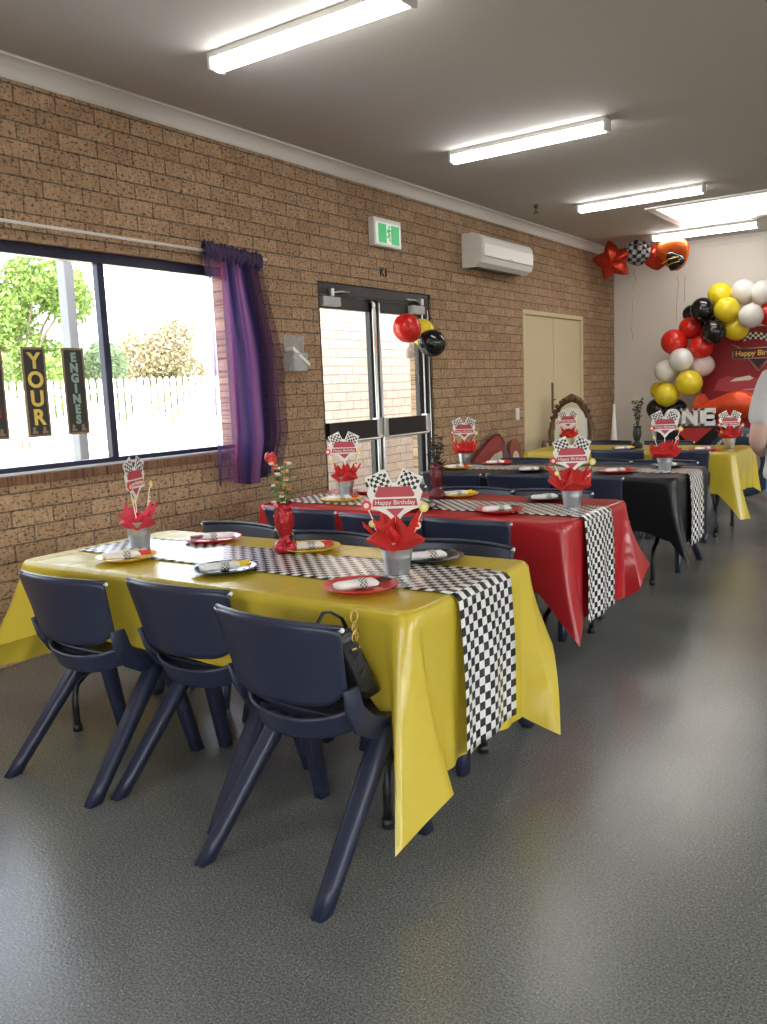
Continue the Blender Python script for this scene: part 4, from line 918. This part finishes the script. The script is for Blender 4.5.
bm = foil_star(.22, 3, .80, .45); bmesh.ops.rotate(bm, verts=bm.verts, cent=(0, 0, 0), matrix=Matrix.Rotation(.5, 3, 'X') @ Matrix.Rotation(PI/2, 3, 'Y')); obj('body', bm, M['foil_or'], t, smooth=True)
bm = foil_star(.13, 3, .70, .5); bmesh.ops.rotate(bm, verts=bm.verts, cent=(0, 0, 0), matrix=Matrix.Rotation(.4, 3, 'X')); bmesh.ops.translate(bm, verts=bm.verts, vec=(.05, -.06, -.10)); obj('flame_print', bm, M['b_blk'], t, smooth=True)
bm = NB(); tube(bm, [(-.07, -.135, -.12), (.02, -.145, -.085), (.12, -.115, -.07)], .013, 6, flat=.4); tube(bm, [(-.04, -.13, -.17), (.04, -.14, -.135), (.13, -.11, -.12)], .010, 6, flat=.4); obj('flame_stripe', bm, M['gold'], t)

# ------------------------------------------------------------------ birthday display
t = thing('birthday_backdrop', 'dark red birthday panel standing behind the balloon garland', 'backdrop', (1.17, 10.93, 0))
W = 1.32; pts = [(0, .30), (W, .30), (W, 1.45)]+[(W/2+W/2*math.cos(a), 1.45+.42*math.sin(a)) for a in [PI*k/16 for k in range(1, 16)]]+[(0, 1.45)]
bm = NB(); prism(bm, pts, 'y', 0, .04); obj('panel', bm, M['backdrop'], t)
for xx in (.15, W-.15):
    bm = NB(); box(bm, (xx-.02, .005, 0), (xx+.02, .035, .31), .003); box(bm, (xx-.03, -.12, 0), (xx+.03, .16, .02), .003); obj('stand_foot', bm, M['black'], t)
bm = NB(); bx0 = .36; prism(bm, [(bx0, 1.50), (bx0+.60, 1.50), (bx0+.60, 1.62), (bx0, 1.62), (bx0+.02, 1.56)], 'y', -.004, 0); obj('name_banner', bm, M['darkred'], t)
bm = NB()
for (a, b_) in (((bx0, 1.50), (bx0+.6, 1.50)), ((bx0, 1.62), (bx0+.6, 1.62)), ((bx0, 1.50), (bx0, 1.62)), ((bx0-.03, 1.68), (bx0+.08, 1.63)), ((bx0+.18, 1.49), (bx0+.295, 1.35)), ((bx0+.41, 1.49), (bx0+.295, 1.35))):
    tube(bm, [(a[0], -.005, a[1]), (b_[0], -.005, b_[1])], .006, 6)
obj('banner_outline', bm, M['silver'], t)
text('Happy Birthday', .088, .002, M['gold'], t, face_mx((bx0+.3, -.006, 1.56), (1, 0, 0), (0, 0, 1)), name='birthday_lettering', bold=.0015, sx=.98)
bm = NB(); prism(bm, [(bx0+.21, 1.49), (bx0+.38, 1.49), (bx0+.295, 1.39)], 'y', -.004, -.001); obj('chevron', bm, M['black'], t)
bm = NB(); lay = bm.loops.layers.uv.verify()
def fl(u, v): return (lerp(.48, .95, u), -.006, 1.70+.045*math.sin(u*PI*2)*.6+.08*v)
grid(bm, fl, 30, 5, uv=lambda u, v: (u*.17, v*.033)); obj('chequered_flag_print', bm, M['flag'], t)
bm = NB(); prism(bm, [(.15, 1.14), (.20, 1.26), (.30, 1.30), (.62, 1.27), (.95, 1.20), (1.1, 1.12), (.6, 1.08)], 'y', -.003, 0); obj('printed_swoosh', bm, pm('rosy_print', (.50, .06, .08), .5), t)
bm = NB(); prism(bm, [(.33, 1.235), (.40, 1.275), (.55, 1.30), (.60, 1.27), (.56, 1.245)], 'y', -.006, -.003); obj('printed_patch', bm, M['petw'], t)
bm = NB()
for q in (0, .05): prism(bm, [(.45, 1.12-q), (1.1, 1.15-q), (1.1, 1.162-q), (.5, 1.14-q)], 'y', -.006, -.003)
obj('printed_stripes', bm, M['silver'], t)
# low cake table carrying the letters
t = thing('cake_table', 'low draped cake table below the white ONE letters', 'table', (1.02, 9.60, 0))
bm = NB(); box(bm, (0, -.0, .02), (.74, .46, .76), .01); obj('black_drape', bm, M['ck'], t)
bm = NB(); box(bm, (-.02, -.02, .755), (.76, .48, .776), .005); obj('top', bm, M['black'], t)
bm = NB(); prism(bm, [(.20, .757), (.62, .757), (.40, .56)], 'y', -.03, -.022); obj('red_swag', bm, pm('red_swag', (.42, .02, .02), .6), t)
for ch, x, w, lab in (('O', 1.165, .17, 'white freestanding letter O on the cake table'), ('N', 1.36, .17, 'white freestanding letter N on the cake table'), ('E', 1.545, .155, 'white freestanding letter E on the cake table')):
    me = textmesh(ch, .26, .02, bold=.012); xs = [v.co.x for v in me.vertices]; ys = [v.co.y for v in me.vertices]
    sx = w/(max(xs)-min(xs)); sy = .188/(max(ys)-min(ys)); me.transform(Matrix.Diagonal((sx, sy, 1, 1)) @ Matrix.Translation((-(max(xs)+min(xs))/2, -min(ys), 0))); me.transform(face_mx((0, 0, 0), (1, 0, 0), (0, 0, 1)))
    me.materials.clear(); me.materials.append(M['letter']); o = bpy.data.objects.new('letter_'+ch.lower(), me); COL.objects.link(o); o.location = (x, 9.72, .777)
    if ch in 'NE':   # slab serifs
        bq = NB(); bq.from_mesh(me); th = .022
        sl = [(-w*.5-.012, -w*.5+.058, 0), (-w*.5-.012, -w*.5+.058, .188-th), (w*.5-.055, w*.5+.014, .188-th)] if ch == 'N' else [(-w*.5-.012, -w*.5+.05, 0), (-w*.5-.012, -w*.5+.05, .188-th)]
        for xa, xb, zz in sl: box(bq, (xa, -.020, zz), (xb, .020, zz+th))
        if ch == 'E':
            for zz in (.0, .188-.058): box(bq, (w*.5-.018, -.0201, zz), (w*.5+.004, .0201, zz+.058))
        bq.to_mesh(me); bq.free()
    tag(o, lab, 'letter', 'party letters')
t = thing('foil_balloon', 'long orange-red foil balloon lying behind the white letters', 'foil balloon', (1.72, 10.25, .95), 0, 'display foil balloons')
def pillow(u, v):
    a = u*2*PI; th = (v-.5)*PI; r = math.cos(th)**.7; x = math.sin(th)*.48
    return (x, .13*r*math.cos(a), .135*r*math.sin(a)*(1+.25*math.sin(x*9+1))+.03*math.cos(x*6))
bm = NB(); grid(bm, pillow, 36, 32, close_u=True); bmesh.ops.remove_doubles(bm, verts=bm.verts, dist=1e-4); obj('body', bm, M['foil_scarlet'], t, smooth=True)
for xx, zz in ((-.30, -.13), (.30, -.13)):
    bm = NB(); tube(bm, [(xx, -.11, zz), (xx, -.05, zz)], [.10, .11], 20); tube(bm, [(xx, -.05, zz), (xx, .02, zz)], [.11, .09], 20); obj('lobe', bm, M['b_blk'], t, smooth=True, auto=R(40))
bm = NB(); prism(bm, [(-.47, .0), (-.42, .14), (-.36, .16), (-.30, .08)], 'y', -.06, .06); obj('tail_fin', bm, M['foil_scarlet'], t)
bm = NB(); box(bm, (-.05, -.04, -1.0), (.05, .04, -.98), .002); tube(bm, [(0, 0, -.98), (0, 0, -.10)], .006, 6); box(bm, (-.16, -.1, -1.0), (.16, .1, -.985), .004); obj('stand', bm, M['black'], t)
t = thing('toy_tyre', 'big dark blue-black tyre prop right of the letters, below the foil balloon', 'tyre', (1.93, 9.62, 0))
bm = NB(); prof = []
ring = []
for k in range(48):
    a = 2*PI*k/48; row = []
    for j in range(16):
        b_ = 2*PI*j/16; rr = .28+.095*math.cos(b_); row.append(bm.verts.new((rr*math.cos(a), .09*math.copysign(abs(math.sin(b_))**.7, math.sin(b_)), .385+rr*math.sin(a))))
    ring.append(row)
for k in range(48):
    for j in range(16): bm.faces.new((ring[k][j], ring[(k+1) % 48][j], ring[(k+1) % 48][(j+1) % 16], ring[k][(j+1) % 16]))
obj('tyre', bm, M['tyre'], t, smooth=True)
bm = NB()
for k in range(26):
    a = PI*.12+PI*.76*k/25
    if k % 6 != 5:
        mx = Matrix.Translation((.30*math.cos(a), -.088, .385+.30*math.sin(a))) @ Matrix.Rotation(-(a-PI/2), 4, 'Y'); box(bm, (-.011, -.003, -.016), (.011, .003, .016), .002, mat=mx)
obj('sidewall_marks', bm, M['silver'], t)
bm = NB(); lathe(bm, [(0, -.03), (.12, -.035), (.185, -.02), (.19, .03), (0, .03)], 30); bmesh.ops.rotate(bm, verts=bm.verts, cent=(0, 0, 0), matrix=Matrix.Rotation(PI/2, 3, 'X')); bmesh.ops.translate(bm, verts=bm.verts, vec=(0, 0, .385)); obj('hub', bm, M['silver'], t, smooth=True, auto=R(35))

# ------------------------------------------------------------------ red board leaning on the brick wall
t = thing('display_board', 'large brick-red rounded board leaning on the brick wall behind the black table', 'board', (.13, 6.95, 0))
ol = [(0, .02), (0, .55), (.06, .62), (.22, .70), (.42, .79), (.58, .835), (.66, .83), (.74, .76), (.84, .60), (.88, .45), (.90, .02)]
mxb = Matrix.Rotation(-.08, 4, 'Y')
bm = NB(); prism(bm, ol, 'x', 0, .016, mat=mxb); obj('board', bm, M['darkred'], t)
bm = NB(); c = (.45, .4); prism(bm, [(c[0]+(a-c[0])*.95, c[1]+(b_-c[1])*.95) for a, b_ in ol], 'x', .016, .019, mat=mxb); obj('red_face', bm, pm('brick_red', (.30, .05, .05), .55), t)
bm = NB(); prism(bm, [(.68, .55), (.70, .74), (.75, .72), (.82, .60), (.83, .52)], 'x', .019, .022, mat=mxb); obj('mauve_patch', bm, pm('mauve', (.22, .12, .16), .55), t)
bm = NB(); prism(bm, [(.24, .52), (.50, .64), (.66, .66), (.66, .50), (.28, .46)], 'x', .019, .022, mat=mxb); obj('cream_patch', bm, M['petw'], t)
t = thing('display_board', 'small rusty red board beside the larger red board, left of the cream door', 'board', (.10, 7.86, 0))
bm = NB(); prism(bm, [(0, .02), (0, .66), (.05, .74), (.16, .76), (.25, .70), (.27, .02)], 'x', 0, .016, mat=mxb); obj('board', bm, pm('rust', (.34, .10, .06), .55), t)
bm = NB(); prism(bm, [(.06+.07*math.cos(a)+.06, .56+.07*math.sin(a)) for a in [2*PI*k/20 for k in range(20)]], 'x', .016, .019, mat=mxb); obj('cream_disc', bm, M['petw'], t)

# ------------------------------------------------------------------ ornate throne chair
t = thing('throne_chair', 'ornate carved wooden throne chair with cream back, before the cream door', 'chair', (.36, 8.74, 0), R(14))
hw = .205
bm = NB(); tube(bm, [(-hw, .0, .02), (-hw, .02, .5), (-hw-.015, .05, .78), (-hw*.78, .08, .99), (-hw*.4, .10, 1.10), (0, .11, 1.14), (hw*.4, .10, 1.10), (hw*.78, .08, .99), (hw+.015, .05, .78), (hw, .02, .5), (hw, 0, .02)], [.022, .028, .032, .036, .04, .048, .04, .036, .032, .028, .022], 10)
for k in range(13):
    a = PI*k/12; ico(bm, ((hw+.01)*math.cos(a), .055, .86+.27*math.sin(a)), .028, 1)
obj('carved_back_frame', bm, M['wood'], t, smooth=True)
bm = NB(); box(bm, (-hw+.03, .03, .52), (hw-.03, .085, .92), .02); lathe(bm, [(0, -.027), (.13, -.025), (.16, 0), (.13, .025), (0, .027)], 24); bmesh.ops.rotate(bm, verts=[v for v in bm.verts if abs(v.co.z) < .03 and v.co.z < .4], cent=(0, 0, 0), matrix=Matrix.Rotation(PI/2, 3, 'X'))
for v in bm.verts:
    if v.co.z < .3: v.co.z += .88; v.co.y += .06
obj('back_cushion', bm, M['cushion'], t, smooth=True, auto=R(40))
bm = NB(); box(bm, (-hw+.01, -.42, .40), (hw-.01, .03, .48), .03); obj('seat_cushion', bm, M['cushion'], t, smooth=True, auto=R(40))
bm = NB(); box(bm, (-hw, -.43, .33), (hw, .03, .40), .012); obj('seat_rail', bm, M['wood'], t)
for sx in (-1, 1):
    bm = NB(); pts = [(sx*hw, .02, .66), (sx*(hw+.01), -.15, .69), (sx*(hw+.02), -.32, .70)]+[(sx*(hw+.02), -.36+.05*math.sin(a)-.0, .655+.045*math.cos(a)) for a in [-PI*k/6 for k in range(9)]]
    tube(bm, pts, .02, 8); tube(bm, [(sx*hw, -.38, .40), (sx*(hw+.03), -.33, .52), (sx*(hw+.01), -.38, .66)], [.022, .03, .02], 8); obj('arm', bm, M['wood'], t, smooth=True)
    bm = NB(); tube(bm, [(sx*(hw-.02), -.40, .34), (sx*(hw), -.43, .2), (sx*(hw-.03), -.39, .08), (sx*(hw-.02), -.42, 0)], [.03, .034, .018, .024], 8); obj('leg', bm, M['wood'], t, smooth=True)
bm = NB(); lathe(bm, [(0, 0), (.055, 0), (.05, .02), (.03, .25), (.012, .52), (.0, .53)], 16); lathe(bm, [(0, .515), (.014, .52), (.016, .545), (.008, .57), (0, .575)], 12)
t = thing('stand_table', 'small dark side table right of the throne chair', 'table', (.60, 9.42, 0))
bm2 = NB(); box(bm2, (-.16, -.16, .44), (.16, .16, .47), .006); obj('top', bm2, M['black'], t)
for a in (-1, 1):
    for b_ in (-1, 1):
        bm2 = NB(); box(bm2, (a*.13-.015, b_*.13-.015, 0), (a*.13+.015, b_*.13+.015, .44), .003); obj('leg', bm2, M['black'], t)
o = tag(obj('cone_ornament', bm, M['white'], smooth=True, auto=R(40)), 'white pointed cone ornament with a small tip right of the throne', 'ornament'); o.location = (.60, 9.42, .47)

# ------------------------------------------------------------------ person at the right edge, seen from behind
t = thing('person', 'person in a pale grey short-sleeved top and blue jeans at the right edge, turned away', 'person', (3.30, 4.332, 0), R(34.5))
def skinned(name, verts, edges, root, mat, sub=2):
    me = bpy.data.meshes.new(name); me.from_pydata([v[0] for v in verts], edges, []); o = bpy.data.objects.new(name, me); COL.objects.link(o); o.parent = t
    sk = o.modifiers.new('skin', 'SKIN'); lay = me.skin_vertices[0].data
    for i, v in enumerate(verts):
        r_ = v[1]; lay[i].radius = (r_, r_) if not isinstance(r_, tuple) else r_
    lay[root].use_root = True; sk.use_smooth_shade = True; sb = o.modifiers.new('sub', 'SUBSURF'); sb.levels = sub; sb.render_levels = sub
    me.materials.append(mat); return o
V = []; E_ = []
def av(p, r_, parent=None):
    V.append((p, r_)); 
    if parent is not None: E_.append((parent, len(V)-1))
    return len(V)-1
pel = av((0, 0, .86), (.115, .085)); wa = av((0, .0, 1.0), (.105, .08), pel); ch_ = av((0, -.0, 1.18), (.145, .10), wa); nk_ = av((0, .01, 1.335), (.05, .05), ch_); hd0 = av((0, .02, 1.41), (.05, .055), nk_); hd1 = av((0, .035, 1.49), (.074, .090), hd0); hd2 = av((0, .03, 1.58), (.066, .082), hd1)
def hand(wr, dirv, side, palmn):
    d = Vector(dirv).normalized(); n_ = Vector(palmn).normalized(); s_ = d.cross(n_).normalized()*side
    W_ = Vector(V[wr][0]); pm_ = av(tuple(W_+d*.055), (.030, .016), wr); kn = av(tuple(W_+d*.085), (.036, .014), pm_)
    for k, (off, ln) in enumerate(((-.030, .062), (-.010, .070), (.010, .066), (.030, .052))):
        a = av(tuple(W_+d*.10+s_*off), .0095, kn); b_ = av(tuple(W_+d*(.10+ln*.5)+s_*off*1.1+n_*.008), .0088, a); av(tuple(W_+d*(.10+ln*.85)+s_*off*1.1+n_*.028), .0078, b_)
    a = av(tuple(W_+d*.035-s_*.035+n_*.012), .012, pm_); av(tuple(W_+d*.075-s_*.055+n_*.028), .0095, a)
for sx in (-1, 1):
    sh = av((sx*.165, -.005, 1.275), (.055, .055), ch_); el = av((sx*.235, -.045, 1.0), (.042, .042), sh)
    if sx < 0: wr = av((-.13, .17, .93), (.028, .022), el); hand(wr, (.8, .55, -.05), 1, (0, .1, -1))
    else: wr = av((.15, .19, .95), (.028, .022), el); hand(wr, (-.75, .6, -.05), -1, (0, .1, -1))
    hp = av((.02+sx*.080, 0, .72), (.066, .075), pel); kn = av((.04+sx*.085, .015, .45), (.052, .058), hp); an = av((.045+sx*.085, -.02, .09), (.038, .042), kn); av((.045+sx*.09, .11, .035), (.036, .028), an)
skinned('body', V, E_, 0, M['skin'])
# head details
for nm_, parts_, mt in (('hair', [((0, -.002, 1.53), .103, (.88, 1.02, 1.02)), ((0, -.065, 1.43), .075, (1, .6, 1.3))], 'hair'),):
    bm = NB()
    for c, r_, s_ in parts_: ico(bm, c, r_, 3, s_)
    obj(nm_, bm, M[mt], t, smooth=True)
bm = NB(); ico(bm, (0, .128, 1.485), .016, 2, (.8, 1.1, 1.5)); obj('nose', bm, M['skin'], t, smooth=True)
for sx in (-1, 1):
    bm = NB(); ico(bm, (sx*.032, .112, 1.515), .012, 2); ey = obj('eye', bm, M['petw'], t, smooth=True)
    bm = NB(); ico(bm, (sx*.032, .121, 1.515), .0055, 1); obj('iris', bm, M['hair'], ey, smooth=True)
    bm = NB(); ico(bm, (sx*.083, .03, 1.495), .027, 2, (.35, .7, 1.1)); obj('ear', bm, M['skin'], t, smooth=True)
bm = NB(); ico(bm, (0, .122, 1.445), .02, 2, (1.2, .35, .35)); obj('mouth', bm, pm('lips', (.42, .16, .14), .5), t, smooth=True)
V2 = []; E2 = []
def av2(p, r_, parent=None):
    V2.append((p, r_))
    if parent is not None: E2.append((parent, len(V2)-1))
    return len(V2)-1
a9 = av2((0, 0, .785), (.205, .150)); a0 = av2((0, 0, .86), (.190, .142), a9); a1 = av2((0, 0, .95), (.168, .125), a0); a2 = av2((0, 0, 1.17), (.170, .122), a1); a3 = av2((0, .0, 1.29), (.085, .07), a2)
for sx in (-1, 1):
    s1 = av2((sx*.165, -.005, 1.275), (.068, .066), a2); av2((sx*.20, -.024, 1.14), (.066, .066), s1); av2((sx*.222, -.038, 1.055), (.063, .062), len(V2)-1)
skinned('shirt', V2, E2, 0, M['shirt'])
V3 = []; E3 = []
def av3(p, r_, parent=None):
    V3.append((p, r_))
    if parent is not None: E3.append((parent, len(V3)-1))
    return len(V3)-1
b00 = av3((0, -.005, .93), (.150, .115)); b0 = av3((0, -.005, .84), (.185, .135), b00); b1 = av3((-.02, -.01, .74), (.32, .165), b0)
for sx in (-1, 1):
    lx = .03; h1 = av3((lx+sx*.088, -.005, .63), (.098, .104), b1); h2 = av3((lx*1.3+sx*.085, .015, .45), (.070, .078), h1); av3((lx*1.5+sx*.085, -.015, .12), (.060, .066), h2)
skinned('jeans', V3, E3, 0, M['jeans'])
for sx in (-1, 1):
    bm = NB(); ico(bm, (.045+sx*.09, .045, .042), .052, 3, (.95, 2.5, .80))
    for v in bm.verts: v.co.z = max(v.co.z, .0)
    obj('shoe', bm, M['white'], t, smooth=True)

# ------------------------------------------------------------------ light, sky, camera
w = bpy.data.worlds.new('World'); sc.world = w; w.use_nodes = True; nt = w.node_tree; nt.nodes.clear()
out = nt.nodes.new('ShaderNodeOutputWorld'); bg = nt.nodes.new('ShaderNodeBackground'); sk = nt.nodes.new('ShaderNodeTexSky')
sk.sky_type = 'NISHITA'; sk.sun_disc = False; sk.sun_elevation = R(48); sk.sun_rotation = R(120); sk.air_density = 1.2; sk.dust_density = 3.0; sk.altitude = 50
hs = nt.nodes.new('ShaderNodeHueSaturation'); hs.inputs['Saturation'].default_value = .35
nt.links.new(sk.outputs[0], hs.inputs['Color']); nt.links.new(hs.outputs[0], bg.inputs[0]); bg.inputs[1].default_value = SKY = 1.6; nt.links.new(bg.outputs[0], out.inputs[0])
sl = bpy.data.lights.new('sun', 'SUN'); sl.energy = 10.5; sl.angle = R(.6); sl.color = (1, .95, .86); so = bpy.data.objects.new('sun', sl); COL.objects.link(so)
so.rotation_euler = Vector((.30, -.80, .66)).normalized().to_track_quat('Z', 'Y').to_euler()
cam = bpy.data.cameras.new('camera'); co = bpy.data.objects.new('camera', cam); COL.objects.link(co)
Rm = Matrix(((0.8230987137, 0.0467101013, -0.5659740930), (0.5664026643, -0.1398052223, 0.8121837979), (-0.0411889464, -0.9890766736, -0.1415302245)))   # columns: image right, image down, forward
right = Rm.col[0]; up = -Rm.col[1]; back = -Rm.col[2]
m4 = Matrix.Identity(4)
for i in range(3): m4[i][0] = right[i]; m4[i][1] = up[i]; m4[i][2] = back[i]; m4[i][3] = (CAMP := (3.93472, 0, 1.30))[i]
co.matrix_world = m4; cam.sensor_fit = 'VERTICAL'; cam.sensor_height = 32; cam.lens = 848.17/1024*32; cam.clip_end = 300; cam.clip_start = .05
sc.camera = co
sc.view_settings.view_transform = 'Standard'; sc.view_settings.look = 'None'; sc.view_settings.gamma = 1; sc.view_settings.use_curve_mapping = False; sc.view_settings.exposure = 0.0
